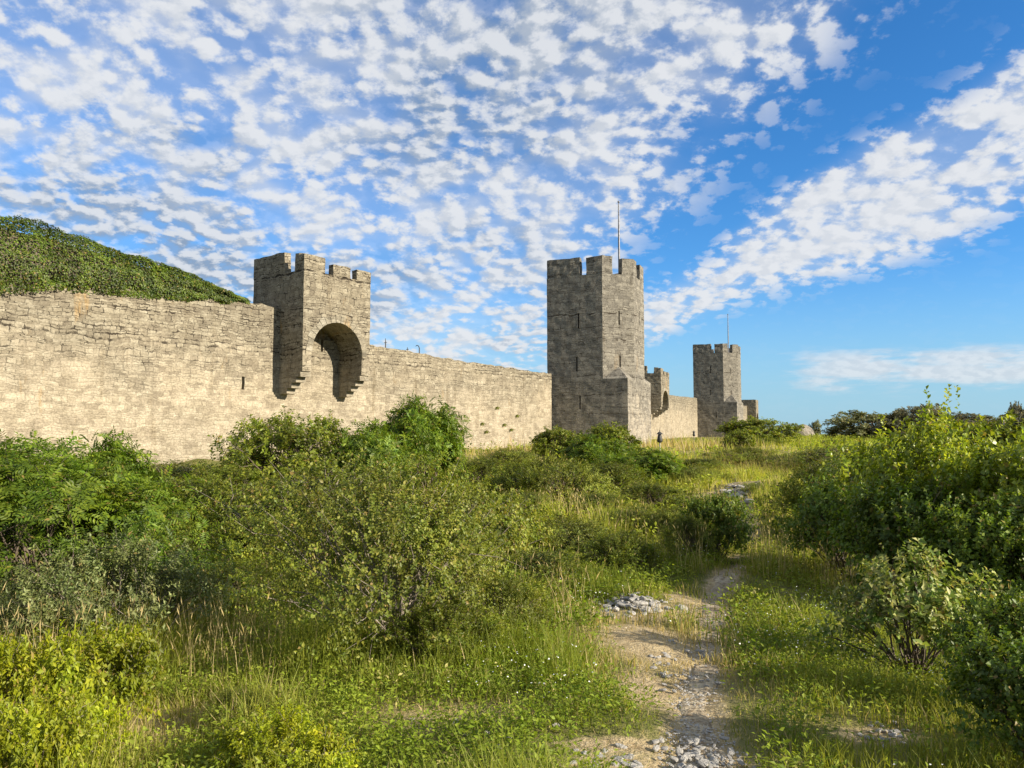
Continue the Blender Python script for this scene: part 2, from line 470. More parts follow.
# ------------------------------------------------------------------ saddle turrets
def turret(O, U, s, zt, z_hang, arch_top, label, seed, mat='wall', dep=2.5, back=3.2, merlons=True):
    th = math.atan2(U[1], U[0])
    p = O + U * s
    root = empty('wall_turret', (p[0], p[1], 0), th)
    tag(root, label, 'turret')
    zg = zt - 1.05
    pier = .72; r = (TW - 2 * pier) / 2; cx = TW / 2; zs = arch_top - r
    prof = [(0, z_hang), (pier, z_hang), (pier, zs)]
    prof += [(cx - r * math.cos(a), zs + r * math.sin(a)) for a in np.linspace(0, math.pi, 19)[1:-1]]
    prof += [(TW - pier, zs), (TW - pier, z_hang), (TW, z_hang), (TW, zg), (0, zg)]
    bm = bmesh.new()
    bm_slab(bm, prof, -dep, .3)
    bm_box(bm, 0, TW, .3, back, z_hang - 1, zg)
    finish_stone(bm, 'turret_wall', M[mat], root, .45, .03, None, seed)
    bm = bmesh.new(); t_ = .5
    if merlons:
        bm_box(bm, 0, 1.7, -dep, -dep + t_, zg, zt, False)
        bm_box(bm, 2.4, 3.9, -dep, -dep + t_, zg, zt - .28, False)
        bm_box(bm, 4.45, TW, -dep, -dep + t_, zg, zt - .3, False)
        bm_box(bm, 0, t_, -dep + t_, -dep + 1.0, zg, zt + .12, False)
        bm_box(bm, 0, t_, -dep + 2.1, back, zg, zt + .4, False)
        bm_box(bm, TW - t_, TW, -dep + t_, -dep + 1.4, zg, zt - .33, False)
        bm_box(bm, TW - t_, TW, -dep + 2.2, back, zg, zt - .3, False)
    else:
        bm_box(bm, 0, TW, -dep, -dep + t_, zg, zt - .2, False)
        bm_box(bm, 0, t_, -dep + t_, back, zg, zt - .15, False)
        bm_box(bm, TW - t_, TW, -dep + t_, back, zg, zt - .18, False)
    finish_stone(bm, 'battlement', M[mat], root, .3, .06, None, seed + 5)
    for x0 in (0, TW - pier):
        bm = bmesh.new()
        for k in range(4):
            y0 = -dep + .12 + .5 * k
            z1 = z_hang - .36 * k - .003
            bm_box(bm, x0 - .03 + .02 * k, x0 + pier + .03 - .02 * k, y0, .25 + .003 * k, z1 - .357, z1)
        finish_stone(bm, 'corbel', M['corbel'], root, .16, .04, None, seed + 9)
    # ring of arch stones standing a little proud
    bm = bmesh.new(); na = 17
    for i in range(na):
        a0 = math.pi * i / na + .008; a1 = math.pi * (i + 1) / na - .008
        ro = r + .42 + .06 * ((i * 7) % 3)
        pr = [(cx + r * math.cos(q), zs + r * math.sin(q)) for q in (a0, a1)]
        po = [(cx + ro * math.cos(q), zs + ro * math.sin(q)) for q in (a1, a0)]
        bm_slab(bm, [pr[0], po[1], po[0], pr[1]], -dep - .045, -dep + .2)
    finish_stone(bm, 'arch_ring', M['corbel'], root, .8, .01, None, seed + 11)
    return root

zT1 = at(303, 254, 48.3)[2]; zH1 = at(303, 371, 48.3)[2]; zA1 = at(341, 323, 50.5)[2]
turret(O1, U1, ST, zT1, zH1, zA1, 'pale crenellated turret with a round arch hung on the left wall', 11)
zT2 = at(660, 369, 110)[2]; zH2 = at(660, 407, 110)[2]; zA2 = at(665, 391, 112)[2]
turret(O2, UW, 37.2, zT2, zH2, zA2, 'small arched turret just right of the nearer tall tower', 12)
zT3 = at(756, 399, 216)[2]
turret(O3, U2, 74.6, zT3, zT3 - 7.5, zT3 - 4., 'small square turret farthest along the wall, right of the distant tower', 13, merlons=False)

# ------------------------------------------------------------------ tall towers
TS, TD, CH = 8.9, 8.4, 2.5
def tower(B, zt, z1, apex, base, label, seed, slits):
    th = math.atan2(U2[1], U2[0])
    root = empty('stone_tower', (B[0], B[1], 0), th)
    tag(root, label, 'tower')
    zg = zt - 1.75
    plan = [(CH, 0), (TS - CH, 0), (TS, CH), (TS, TD), (0, TD), (0, CH)]
    bm = bmesh.new()
    bm_prism(bm, plan, base, zg)
    # openings
    boxes = []; pans = []
    for (side, a, z0, zz1) in slits:
        w = .08
        if side == 'left': mtx = Matrix.Translation((0, a, 0)) @ Matrix.Rotation(-math.pi / 2, 4, 'Z')
        elif side == 'front': mtx = Matrix.Translation((a, 0, 0))
        else: mtx = Matrix.Translation((CH / 2, CH / 2, 0)) @ Matrix.Rotation(-math.pi / 4, 4, 'Z') @ Matrix.Translation((a, 0, 0))
        boxes.append((-w, w, -.6, .8, z0, zz1, mtx)); pans.append((w, z0, zz1, mtx))
    bm = cut(bm, boxes)
    # square corners of the lower storey, each closed by a half pyramid
    for (a, b, c) in (((CH, 0), (0, 0), (0, CH)), ((TS, CH), (TS, 0), (TS - CH, 0))):
        V = [bm.verts.new((q[0], q[1], base)) for q in (a, b, c)]; W = [bm.verts.new((q[0], q[1], z1)) for q in (a, b, c)]
        ap = bm.verts.new(((a[0] + c[0]) / 2, (a[1] + c[1]) / 2, apex))
        bm.faces.new((V[1], V[0], W[0], W[1])); bm.faces.new((V[2], V[1], W[1], W[2]))
        bm.faces.new((W[1], W[0], ap)); bm.faces.new((W[2], W[1], ap))
    finish_stone(bm, 'tower_wall', M['tower'], root, .5, .025, None, seed)
    for (w, z0, zz1, mtx) in pans:
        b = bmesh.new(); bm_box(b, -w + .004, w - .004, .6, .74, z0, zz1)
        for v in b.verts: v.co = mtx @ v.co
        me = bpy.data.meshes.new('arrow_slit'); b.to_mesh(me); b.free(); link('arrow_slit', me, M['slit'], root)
    bm = bmesh.new(); tk = .75
    def seg(p, q, f0, f1, dz):
        p = np.array(p, float); q = np.array(q, float); L = np.linalg.norm(q - p); d = (q - p) / L; n = np.array([-d[1], d[0]])
        a = p + d * L * f0; b = p + d * L * f1
        bm_prism(bm, [tuple(a), tuple(b), tuple(b + n * tk), tuple(a + n * tk)], zg, zg + 1.75 + dz, False)
    P = plan
    seg(P[4], P[5], 0., .60, .08); seg(P[4], P[5], .72, 1., .0)          # left side
    seg(P[5], P[0], 0., .33, .03); seg(P[5], P[0], .64, 1., -.06)         # cut corner
    seg(P[0], P[1], 0., .3, -.09); seg(P[0], P[1], .62, 1., -.13)         # front
    seg(P[1], P[2], 0., .35, -.1); seg(P[1], P[2], .65, 1., -.08)
    seg(P[2], P[3], 0., .4, -.15); seg(P[2], P[3], .55, 1., -.11)
    seg(P[3], P[4], .1, .42, -.1); seg(P[3], P[4], .56, .92, -.14)
    finish_stone(bm, 'battlement', M['tower'], root, .35, .07, None, seed + 3)
    return root

zt = at(604, 257, 73.6)[2]; z1 = at(628, 378, 72)[2]; za = at(618, 366, 72.6)[2]
def zr(y0, y1, Y): return at(600, y1, Y)[2], at(600, y0, Y)[2]
sl = [('left', 5.0, *zr(313, 328, 74)), ('left', 5.2, *zr(357, 371, 74)), ('left', 4.9, *zr(396, 409, 74)),
      ('cham', .1, *zr(309, 323, 72.5)), ('cham', .15, *zr(354, 366, 72.5)), ('front', 4.6, *zr(308, 322, 74)), ('front', 4.4, *zr(396, 408, 74))]
tower(B2, zt, z1, za, -3., 'tall grey crenellated stone tower nearest the camera with chamfered corner', 21, sl)
zt3 = at(724, 344, 147.7)[2]; z13 = at(737, 402, 146)[2]; za3 = at(731, 394, 147)[2]
sl3 = [('left', 5.0, *zr(367, 374, 150)), ('left', 5.0, *zr(390, 396, 150)), ('left', 4.0, *zr(412, 418, 150)), ('cham', .0, *zr(368, 374, 147)), ('cham', 0., *zr(390, 396, 147))]
tower(B3, zt3, z13, za3, -3., 'more distant tall stone tower on the right with crenellated top', 22, sl3)

def tube_mesh(name, lines, nseg=6):
    """lines: list of (pts (k,3), radii (k))"""
    V = []; Fq = []; base = 0
    for pts, rad in lines:
        pts = np.asarray(pts, float); k = len(pts)
        tan = norm(np.gradient(pts, axis=0))
        ref = np.where(np.abs(tan[:, 2:3]) > .9, np.array([[1., 0, 0]]), np.array([[0, 0, 1.]]))
        a = norm(np.cross(tan, ref)); b = np.cross(tan, a)
        ang = np.linspace(0, 2 * math.pi, nseg, endpoint=False)
        ring = pts[:, None, :] + (a[:, None, :] * np.cos(ang)[None, :, None] + b[:, None, :] * np.sin(ang)[None, :, None]) * np.asarray(rad)[:, None, None]
        V.append(ring.reshape(-1, 3))
        i = np.arange(k - 1)[:, None] * nseg; j = np.arange(nseg)[None, :]; j2 = (j + 1) % nseg
        Fq.append(np.stack([i + j, i + j2, i + nseg + j2, i + nseg + j], -1).reshape(-1, 4) + base)
        base += k * nseg
    return npmesh(name, np.concatenate(V), np.concatenate(Fq), True)

def lathe(name, prof, n=10):
    V = []; Fq = []
    k = len(prof)
    for (r, z) in prof:
        for j in range(n):
            a = 2 * math.pi * j / n; V.append((r * math.cos(a), r * math.sin(a), z))
    for i in range(k - 1):
        for j in range(n):
            Fq.append((i * n + j, i * n + (j + 1) % n, (i + 1) * n + (j + 1) % n, (i + 1) * n + j))
    return npmesh(name, V, Fq, True)

def flagpole(px, y_top, Y, z0, label):
    p = at(px, 300, Y); zt_ = at(px, y_top, Y)[2]
    r = empty('flagpole', (p[0], p[1], z0)); tag(r, label, 'flagpole'); h = zt_ - z0
    link('pole', lathe('pole', [(.11, 0), (.1, h * .5), (.06, h)]), M['metal'], r)
    link('finial', lathe('finial', [(.001, h), (.11, h + .06), (.12, h + .13), (.08, h + .2), (.001, h + .24)]), M['metal'], r)
    link('base_plate', lathe('base_plate', [(.001, .16), (.2, .15), (.3, .02), (.3, 0)]), M['metal'], r)
flagpole(619.5, 203, 76.5, zt - 1.76, 'thin bare flagpole on top of the nearer tall tower')
flagpole(727.5, 315, 150.5, zt3 - 1.76, 'thin bare flagpole on top of the distant tower')

# thin iron spikes on the wall top right of the turret
for i, (px, yt, yb, lab) in enumerate(((388, 338, 348, 'short dark spike on the wall top, nearest the turret'),
                                        (410, 347, 352, 'stubby dark spike on the wall top, middle of three'),
                                        (422, 345, 356, 'hooked dark spike on the wall top, farthest from the turret'))):
    s, z = on_plane(px, yb, O1, U1)
    p = O1 + U1 * s - N1 * .3
    h = (yb - yt) / F * p[1]
    if i == 2:
        pts = [(0, 0, -.5), (0, 0, h * .75), (-.08, 0, h * .95), (-.22, 0, h), (-.3, 0, h * .9)]
        me = tube_mesh('iron_spike', [(pts, [.05, .045, .04, .035, .025])])
    else:
        me = tube_mesh('iron_spike', [([(0, 0, -.5), (.02, 0, h * .6), (.0, 0, h)], [.05, .04, .02]), ([(-.1, 0, h * .55), (.12, 0, h * .6)], [.025, .02])])
    o = link('iron_spike', me, M['iron']); o.location = (p[0], p[1], z)
    tag(o, lab, 'iron spike', 'iron spikes on the wall top')

def floodlight(px, y_top, y_base, Y, label, sc=1.):
    p = at(px, y_base, Y); g = float(gz(p[0], p[1]))
    zt_ = at(px, y_top, Y)[2]; h = zt_ - g
    r = empty('lamp_post', (p[0], p[1], g - .1)); tag(r, label, 'lamp post', 'lamp posts by the town wall'); 
    link('post', lathe('post', [(.045 * sc, 0), (.04 * sc, h - .35 * sc)]), M['wood'], r)
    k = sc
    hd = link('lamp_head', lathe('lamp_head', [(.001, h - .62 * k), (.13 * k, h - .6 * k), (.16 * k, h - .5 * k), (.1 * k, h - .2 * k), (.06 * k, h - .12 * k), (.001, h - .1 * k)], 8), M['iron'], r)
    link('lamp_cap', lathe('lamp_cap', [(.2 * k, h - .16 * k), (.12 * k, h - .08 * k), (.02 * k, h), (.02 * k, h + .1 * k), (.001, h + .1 * k)], 8), M['iron'], r)
floodlight(660, 430, 458, 52, 'dark lantern on a pale post in dry grass by the nearer tower', 1.25)
floodlight(694, 430, 442, 85, 'smaller dark lantern on a thin post near the distant tower', 1.)

# distant ruin
def rough_rock(name, seed, sx, sy, sz, sub=3, amp=.25):
    bm = bmesh.new(); bmesh.ops.create_icosphere(bm, subdivisions=sub, radius=1)
    from mathutils import noise as mn
    for v in bm.verts:
        q = v.co * 1.5 + Vector((seed * 7.7, seed * 3.3, 0))
        v.co *= 1 + amp * mn.noise(q) + amp * .5 * mn.noise(q * 2.7)
        v.co.x = math.copysign(abs(v.co.x) ** .8, v.co.x); v.co.y = math.copysign(abs(v.co.y) ** .8, v.co.y); v.co.z = math.copysign(abs(v.co.z) ** .75, v.co.z)
        v.co = Vector((v.co.x * sx, v.co.y * sy, v.co.z * sz))
    uvl = bm.loops.layers.uv.new('UVMap')
    for f in bm.faces:
        for l in f.loops: l[uvl].uv = (l.vert.co.x + l.vert.co.y, l.vert.co.z)
    me = bpy.data.meshes.new(name); bm.to_mesh(me); bm.free(); return me
p = at(803, 426, 160)
ru = link('ruined_wall', rough_rock('ruined_wall', 4, 2.3, 1.6, 3.2, 3, .3), M['tower'])
ru.location = (p[0], p[1], p[2] - 3.1)
tag(ru, 'crumbled grey stone ruin far off, low on the horizon', 'ruin')

# ------------------------------------------------------------------ leaves
def leaf_geo(P, D, Nn, L, W, droop=.12):
    n = len(P)
    D = norm(D); side = norm(np.cross(D, Nn)); up = np.cross(side, D)
    L = np.broadcast_to(np.asarray(L, float), (n,))[:, None]; W = np.broadcast_to(np.asarray(W, float), (n,))[:, None]
    mid = P + D * L * .45
    V = np.stack([P, mid + side * W * .5 + up * W * .16, P + D * L - up * L * droop, mid - side * W * .5 + up * W * .16], 1).reshape(-1, 3)
    b = np.arange(n)[:, None] * 4
    Fc = np.concatenate([b + np.array([[0, 1, 2]]), b + np.array([[0, 2, 3]])], 0)
    return V, Fc

def rot_about(v, axis, ang):
    c = np.cos(ang)[:, None]; s = np.sin(ang)[:, None]
    return v * c + np.cross(axis, v) * s + axis * np.sum(axis * v, -1, keepdims=True) * (1 - c)

def shrub_proto(seed, R, H, nc, nshoot, nleaf, L, W, style='simple', spread=.24, shoot=.28, up=.5, stem_r=.02, nstem=None, tall=False, low=-.35, twigs=4):
    rng = np.random.RandomState(seed)
    ph = rng.rand(nc) * 2 * math.pi; cz = rng.uniform(low, 1., nc)
    rr = np.sqrt(np.maximum(0, 1 - np.clip(cz, -.99, .99) ** 2)); rad = rng.uniform(.5, .92, nc) ** .7
    rr = np.where(cz < 0, np.sqrt(1 - (cz * .8) ** 2), rr)
    lump = 1 + .3 * np.sin(ph * 2 + seed) + .2 * np.sin(ph * 5 + seed * 2)
    C = np.stack([R * rr * np.cos(ph) * rad * lump, R * rr * np.sin(ph) * rad * lump, H * .47 + H * .5 * cz * rad], 1)
    C[:, 2] = np.maximum(C[:, 2], H * .08)
    ctr = np.array([0, 0, H * .3])
    ci = np.repeat(np.arange(nc), nshoot); n = len(ci)
    sz = rng.uniform(.45, 1.5, nc)[ci][:, None]
    base = C[ci] + np.clip(rng.randn(n, 3), -1.7, 1.7) * np.array([spread * R, spread * R, spread * H * .45]) * sz
    out = norm(base - ctr)
    dirv = norm(out * .7 + np.array([0, 0, up]) + rng.randn(n, 3) * .4)
    keep = base[:, 2] > .03
    base, dirv, ci = base[keep], dirv[keep], ci[keep]; n = len(base)
    ls = shoot * rng.uniform(.6, 1.25, n)
    tt = (np.arange(nleaf) + .5) / nleaf
    P = base[:, None, :] + dirv[:, None, :] * (ls[:, None] * tt[None, :])[..., None]
    P[..., 2] -= (ls[:, None] * tt[None] ** 2 * .25)
    perp = norm(np.cross(dirv, rng.randn(n, 3)))
    ang = (np.arange(nleaf) * 2.4)[None, :] + rng.rand(n, 1) * 6
    pv = perp[:, None, :] * np.cos(ang)[..., None] + np.cross(dirv, perp)[:, None, :] * np.sin(ang)[..., None]
    P = P.reshape(-1, 3); pv = pv.reshape(-1, 3); dd = np.repeat(dirv, nleaf, 0)
    m = len(P)
    D = norm(pv * .9 + dd * .5 + rng.randn(m, 3) * .2 + np.array([0, 0, -.05]))
    Nn = norm(np.array([0, 0, .6]) + rng.randn(m, 3) * .55 + norm(P - ctr) * .75)
    if style == 'pinnate':
        # rachis with leaflets in pairs
        Lr = L * rng.uniform(.8, 1.2, m)[:, None]
        Q, DD, NN, LL = [], [], [], []
        side = norm(np.cross(D, Nn))
        for k in range(4):
            f = .25 + .2 * k
            pos = P + D * Lr * f - np.array([0, 0, 1.]) * Lr * .18 * f * f
            for sg in (-1, 1):
                Q.append(pos); DD.append(norm(side * sg + D * .55 - np.array([0, 0, .22]))); NN.append(Nn + rng.randn(m, 3) * .15); LL.append(Lr[:, 0] * .42 * (1 - .1 * abs(k - 1.5)))
        Q.append(P + D * Lr * .95 - np.array([0, 0, 1.]) * Lr * .16); DD.append(D - np.array([0, 0, .3])); NN.append(Nn); LL.append(Lr[:, 0] * .42)
        P2 = np.concatenate(Q); D2 = np.concatenate(DD); N2_ = norm(np.concatenate(NN)); L2 = np.concatenate(LL)
        V, Fc = leaf_geo(P2, D2, N2_, L2, L2 * W)
    else:
        Lm = L * rng.uniform(.6, 1.25, m)
        V, Fc = leaf_geo(P, D, Nn, Lm, Lm * W)
    fol = npmesh('foliage', V, Fc)
    lines = []
    for i in range(nc):
        c = C[i]; b0 = rng.randn(3) * np.array([.12 * R, .12 * R, 0]); b0[2] = -.05
        k = 6; t = np.linspace(0, 1, k)[:, None]
        midp = b0 * .6 + c * .4 + np.array([0, 0, H * .12]) + rng.randn(3) * .07 * R
        pts = (1 - t) ** 2 * b0 + 2 * t * (1 - t) * midp + t ** 2 * c + rng.randn(k, 3) * .02 * R * (t > 0)
        lines.append((pts, stem_r * (1 - .72 * t[:, 0])))
        idx = np.where(ci == i)[0][:twigs]
        for j in idx:
            q0 = pts[rng.randint(3, k)]; q1 = base[j] + dirv[j] * ls[j] * .8
            qm = (q0 + q1) / 2 + rng.randn(3) * .04 * R
            lines.append((np.stack([q0, qm, q1]), stem_r * np.array([.3, .2, .08])))
    st = tube_mesh('stems', lines, 5)
    return dict(fol=fol, st=st, R=R, H=H)

PROTO = {}
def P_(name, mat, bark, **kw):
    d = shrub_proto(**kw); d['mat'] = M[mat]; d['bark'] = M[bark]
    d['fol'].materials.append(d['mat']); d['st'].materials.append(d['bark']); PROTO[name] = d

P_('ash', 'ash', 'bark', seed=1, R=1.3, H=1.9, nc=54, nshoot=18, nleaf=7, L=.145, W=.36, style='pinnate', spread=.2, shoot=.25)
P_('grey', 'grey', 'greybark', seed=2, R=.85, H=1.0, nc=44, nshoot=34, nleaf=15, L=.04, W=.42, spread=.2, shoot=.24, stem_r=.01)
P_('yellow', 'yellow', 'greybark', seed=3, R=.5, H=.62, nc=34, nshoot=24, nleaf=12, L=.042, W=.5, spread=.2, shoot=.15, stem_r=.008)
P_('haw', 'haw', 'greybark', seed=4, R=1.1, H=1.7, nc=62, nshoot=34, nleaf=17, L=.034, W=.7, spread=.2, shoot=.25, stem_r=.014, up=.45, twigs=3)
P_('haw_far', 'haw', 'greybark', seed=14, R=1.4, H=1.7, nc=46, nshoot=24, nleaf=11, L=.07, W=.7, spread=.18, shoot=.3, stem_r=.022, up=.3, twigs=7)
P_('mid', 'mid', 'bark', seed=5, R=1.0, H=1.5, nc=46, nshoot=28, nleaf=13, L=.058, W=.5, spread=.19, shoot=.26)
P_('olive', 'olive', 'bark', seed=6, R=1.1, H=1.3, nc=46, nshoot=30, nleaf=13, L=.052, W=.5, spread=.18, shoot=.26)
P_('big', 'mid', 'bark', seed=7, R=2.2, H=3.0, nc=60, nshoot=20, nleaf=12, L=.13, W=.5, spread=.15, shoot=.42, stem_r=.045)
P_('elder', 'ash', 'bark', seed=8, R=1.6, H=2.6, nc=48, nshoot=13, nleaf=5, L=.34, W=.4, style='pinnate', spread=.17, shoot=.36, stem_r=.035)
P_('dark', 'dark', 'bark', seed=9, R=.6, H=1.2, nc=40, nshoot=26, nleaf=12, L=.055, W=.55, spread=.2, shoot=.2, stem_r=.015)
P_('broad', 'broad', 'bark', seed=10, R=1.25, H=2.4, nc=46, nshoot=24, nleaf=11, L=.10, W=.78, spread=.17, shoot=.46, up=.9, stem_r=.028)
P_('broad_dark', 'dark', 'bark', seed=11, R=1.1, H=1.9, nc=44, nshoot=24, nleaf=11, L=.09, W=.75, spread=.2, shoot=.38, up=.7, stem_r=.022)
P_('varieg', 'varieg', 'bark', seed=12, R=.5, H=.95, nc=34, nshoot=13, nleaf=10, L=.055, W=.6, spread=.15, shoot=.2, stem_r=.012)
P_('tree', 'far', 'bark', seed=13, R=5., H=6., nc=70, nshoot=16, nleaf=10, L=.45, W=.6, spread=.13, shoot=1.0, stem_r=.14, twigs=2, low=-.95)
P_('treedark', 'fardark', 'bark', seed=15, R=5., H=6., nc=70, nshoot=16, nleaf=10, L=.42, W=.6, spread=.13, shoot=.9, stem_r=.14, twigs=2, low=-.95)
P_('bushfar', 'mid', 'bark', seed=16, R=3., H=4., nc=60, nshoot=17, nleaf=10, L=.26, W=.6, spread=.15, shoot=.6, stem_r=.08, twigs=2, low=-.8)

_cnt = 0
def plant(proto, px, y_top, w_px, Y, label, name='shrub', cat='shrub', group=None, rz=None, sink=.05):
    global _cnt
    _cnt += 1
    d = PROTO[proto]
    p = at(px, 450, Y); g = float(gz(p[0], Y)) - sink
    H = at(px, y_top, Y)[2] - g
    Rr = w_px * .5 * Y / F
    r = empty(name, (p[0], Y, g), rz if rz is not None else (_cnt * 2.399) % 6.283)
    r.scale = (Rr / d['R'] * .92, Rr / d['R'] * .92, H / d['H'] * .93)
    tag(r, label, cat, group)
    f = bpy.data.objects.new('foliage', d['fol']); COL.objects.link(f); f.parent = r
    s = bpy.data.objects.new('stems', d['st']); COL.objects.link(s); s.parent = r
    return r

GL, GM, GR = 'shrubs on the left below the wall', 'shrubs on the slope before the towers', 'bushes massed on the right'
# left
plant('ash', 35, 438, 290, 8.2, 'large bright green ash sapling at the left edge below the wall', 'ash_sapling', 'sapling', GL)
plant('elder', 95, 438, 110, 13., 'leafy green shrub at the left whose tip reaches up the pale wall', 'shrub', 'shrub', GL)
plant('grey', 128, 540, 185, 6.7, 'grey-green small-leaved shrub in front of the bright ash sapling', 'privet_shrub', 'shrub', GL)
plant('yellow', 95, 618, 120, 4.5, 'bright lime-green bush at lower left, the taller one', 'lime_green_bush', 'bush', GL)
plant('yellow', 20, 632, 110, 4.2, 'bright lime-green bush cut by the left edge of the photo', 'lime_green_bush', 'bush', GL)
plant('yellow', 45, 685, 120, 3.6, 'low lime-green bush nearest the bottom left corner', 'lime_green_bush', 'bush', GL)
plant('mid', 188, 474, 125, 13.5, 'rounded mid-green bush right of the big ash sapling', 'shrub', 'shrub', GL)
plant('big', 300, 410, 150, 24., 'tall spreading green shrub under the arched turret', 'shrub', 'shrub', GL)
plant('mid', 232, 464, 100, 20., 'dark green bush at the wall foot left of the turret', 'shrub', 'shrub', GL)
plant('elder', 372, 424, 84, 24., 'fresh green shrub between the spreading and the tallest bush', 'shrub', 'shrub', GL)
plant('elder', 425, 400, 78, 27., 'tall dense green bush standing against the sunlit wall', 'shrub', 'shrub', GL)
plant('mid', 258, 512, 100, 10.5, 'light green low shrub left of the hawthorn', 'shrub', 'shrub', GL)
plant('haw_far', 320, 452, 190, 12.5, 'brownish olive hawthorn behind the central one', 'hawthorn_bush', 'hawthorn', 'hawthorns in the middle')
plant('haw', 388, 458, 225, 6.5, 'sparse olive hawthorn with bare grey twigs in the centre foreground', 'hawthorn_bush', 'hawthorn', 'hawthorns in the middle')
plant('haw_far', 470, 478, 150, 12., 'low olive hawthorn at the right of the central one', 'hawthorn_bush', 'hawthorn', 'hawthorns in the middle')
plant('olive', 445, 520, 130, 8.6, 'low yellow-green shrub right beside the central hawthorn', 'shrub', 'shrub', GL)
plant('olive', 500, 575, 110, 7.0, 'low leafy mound in the grass between hawthorn and rubble heap', 'shrub', 'shrub', GM)
plant('mid', 440, 600, 100, 6.0, 'small green mound at the right foot of the central hawthorn', 'shrub', 'shrub', GM)
# slope
plant('olive', 505, 448, 60, 40., 'small dull green bush at the wall foot near the nearer tower', 'shrub', 'shrub', GM)
plant('olive', 562, 455, 104, 22., 'rounded olive bush on the slope below the nearer tower', 'shrub', 'shrub', GM)
plant('mid', 520, 462, 74, 24., 'dark green bush left beside the rounded olive one', 'shrub', 'shrub', GM)
plant('bushfar', 558, 428, 56, 50., 'bright green bush at the left foot of the nearer tower', 'shrub', 'shrub', GM)
plant('bushfar', 606, 424, 60, 50., 'dark green bush at the corner of the nearer tower', 'shrub', 'shrub', GM)
plant('elder', 600, 436, 64, 36., 'leafy green bush before the nearer tower, left of a bright one', 'shrub', 'shrub', GM)
plant('elder', 640, 449, 70, 30., 'bright green bush below the right corner of the nearer tower', 'shrub', 'shrub', GM)
plant('mid', 610, 462, 70, 27., 'low green bush just below the tower bushes', 'shrub', 'shrub', GM)
plant('mid', 690, 514, 46, 12.6, 'lower lit side bush leaning on the dark bush beside the path', 'shrub', 'shrub', GM)
plant('broad_dark', 714, 494, 56, 13.2, 'dark green broad-leaved bush standing beside the path in the middle distance', 'shrub', 'shrub', GM)
plant('olive', 720, 452, 50, 48., 'low olive bush on the dry bank between the two towers', 'shrub', 'shrub', GM)
plant('bushfar', 755, 418, 74, 80., 'large dark green bush at the foot of the distant tower', 'shrub', 'shrub', GM)
plant('bushfar', 738, 430, 36, 62., 'pale green bush in front of the dark one by the distant tower', 'shrub', 'shrub', GM)
plant('bushfar', 768, 438, 36, 70., 'green bush sloping down right of the dark bush by the distant tower', 'shrub', 'shrub', GM)
plant('tree', 836, 440, 40, 90., 'brownish bush low on the skyline right of the stone ruin', 'shrub', 'shrub', GM)
plant('olive', 690, 464, 70, 30., 'low yellow-green mound left of the stony outcrop', 'shrub', 'shrub', GM)
plant('olive', 800, 470, 60, 30., 'low olive bush right of the stony outcrop', 'shrub', 'shrub', GM)
plant('mid', 480, 497, 120, 15., 'broad yellow-green mound on the slope right of the hawthorns', 'shrub', 'shrub', GM)
plant('olive', 560, 515, 130, 13.5, 'wide low olive mound below the rounded olive bush', 'shrub', 'shrub', GM)
plant('mid', 545, 548, 110, 10.5, 'low green mound in the meadow above the rubble heap', 'shrub', 'shrub', GM)
plant('olive', 640, 505, 90, 17., 'grassy olive mound left of the compact dark bush', 'shrub', 'shrub', GM)
plant('mid', 235, 560, 120, 9.0, 'leafy green shrub in the hollow left of the central hawthorn', 'shrub', 'shrub', GL)
plant('olive', 250, 690, 90, 4.6, 'low leafy herb clump at the bottom left of centre', 'herb_clump', 'herb clump', 'herb clumps in the foreground')
plant('yellow', 290, 715, 110, 3.7, 'bright green herb clump at the bottom edge, left of centre', 'herb_clump', 'herb clump', 'herb clumps in the foreground')
plant('olive', 745, 446, 70, 42., 'yellow-green bush on the bank below the dark bush by the distant tower', 'shrub', 'shrub', GM)
plant('haw_far', 790, 452, 70, 40., 'brownish thorn bush left of the right-hand mass, under the skyline', 'hawthorn_bush', 'hawthorn', GM)
plant('haw_far', 835, 444, 80, 36., 'brownish thorn bush tucked behind the left end of the right-hand mass', 'hawthorn_bush', 'hawthorn', GM)
plant('mid', 700, 458, 50, 36., 'small fresh green bush on the bank right of the lantern post', 'shrub', 'shrub', GM)
plant('olive', 770, 480, 60, 24., 'low dull green bush just right of the stony outcrop', 'shrub', 'shrub', GM)
plant('mid', 655, 482, 80, 22., 'spreading green bush left above the compact dark bush', 'shrub', 'shrub', GM)
plant('mid', 475, 458, 70, 32., 'bright green bush right of the tallest bush, below the sunlit wall', 'shrub', 'shrub', GM)
plant('olive', 520, 490, 80, 19., 'yellow-green bush on the slope under the dark green one', 'shrub', 'shrub', GM)
plant('mid', 600, 492, 70, 19.5, 'fresh green mound on the slope below the leafy tower bushes', 'shrub', 'shrub', GM)
plant('mid', 615, 530, 70, 12., 'low fresh green mound above the rubble heap', 'shrub', 'shrub', GM)
plant('olive', 665, 505, 50, 16., 'small yellow-green mound left of the lit side bush', 'shrub', 'shrub', GM)
plant('haw_far', 180, 460, 110, 27., 'dull green scrub at the foot of the wall, left of the turret', 'shrub', 'shrub', GL)
plant('mid', 150, 505, 100, 11., 'fresh green bush between the ash sapling and the rounded bush', 'shrub', 'shrub', GL)
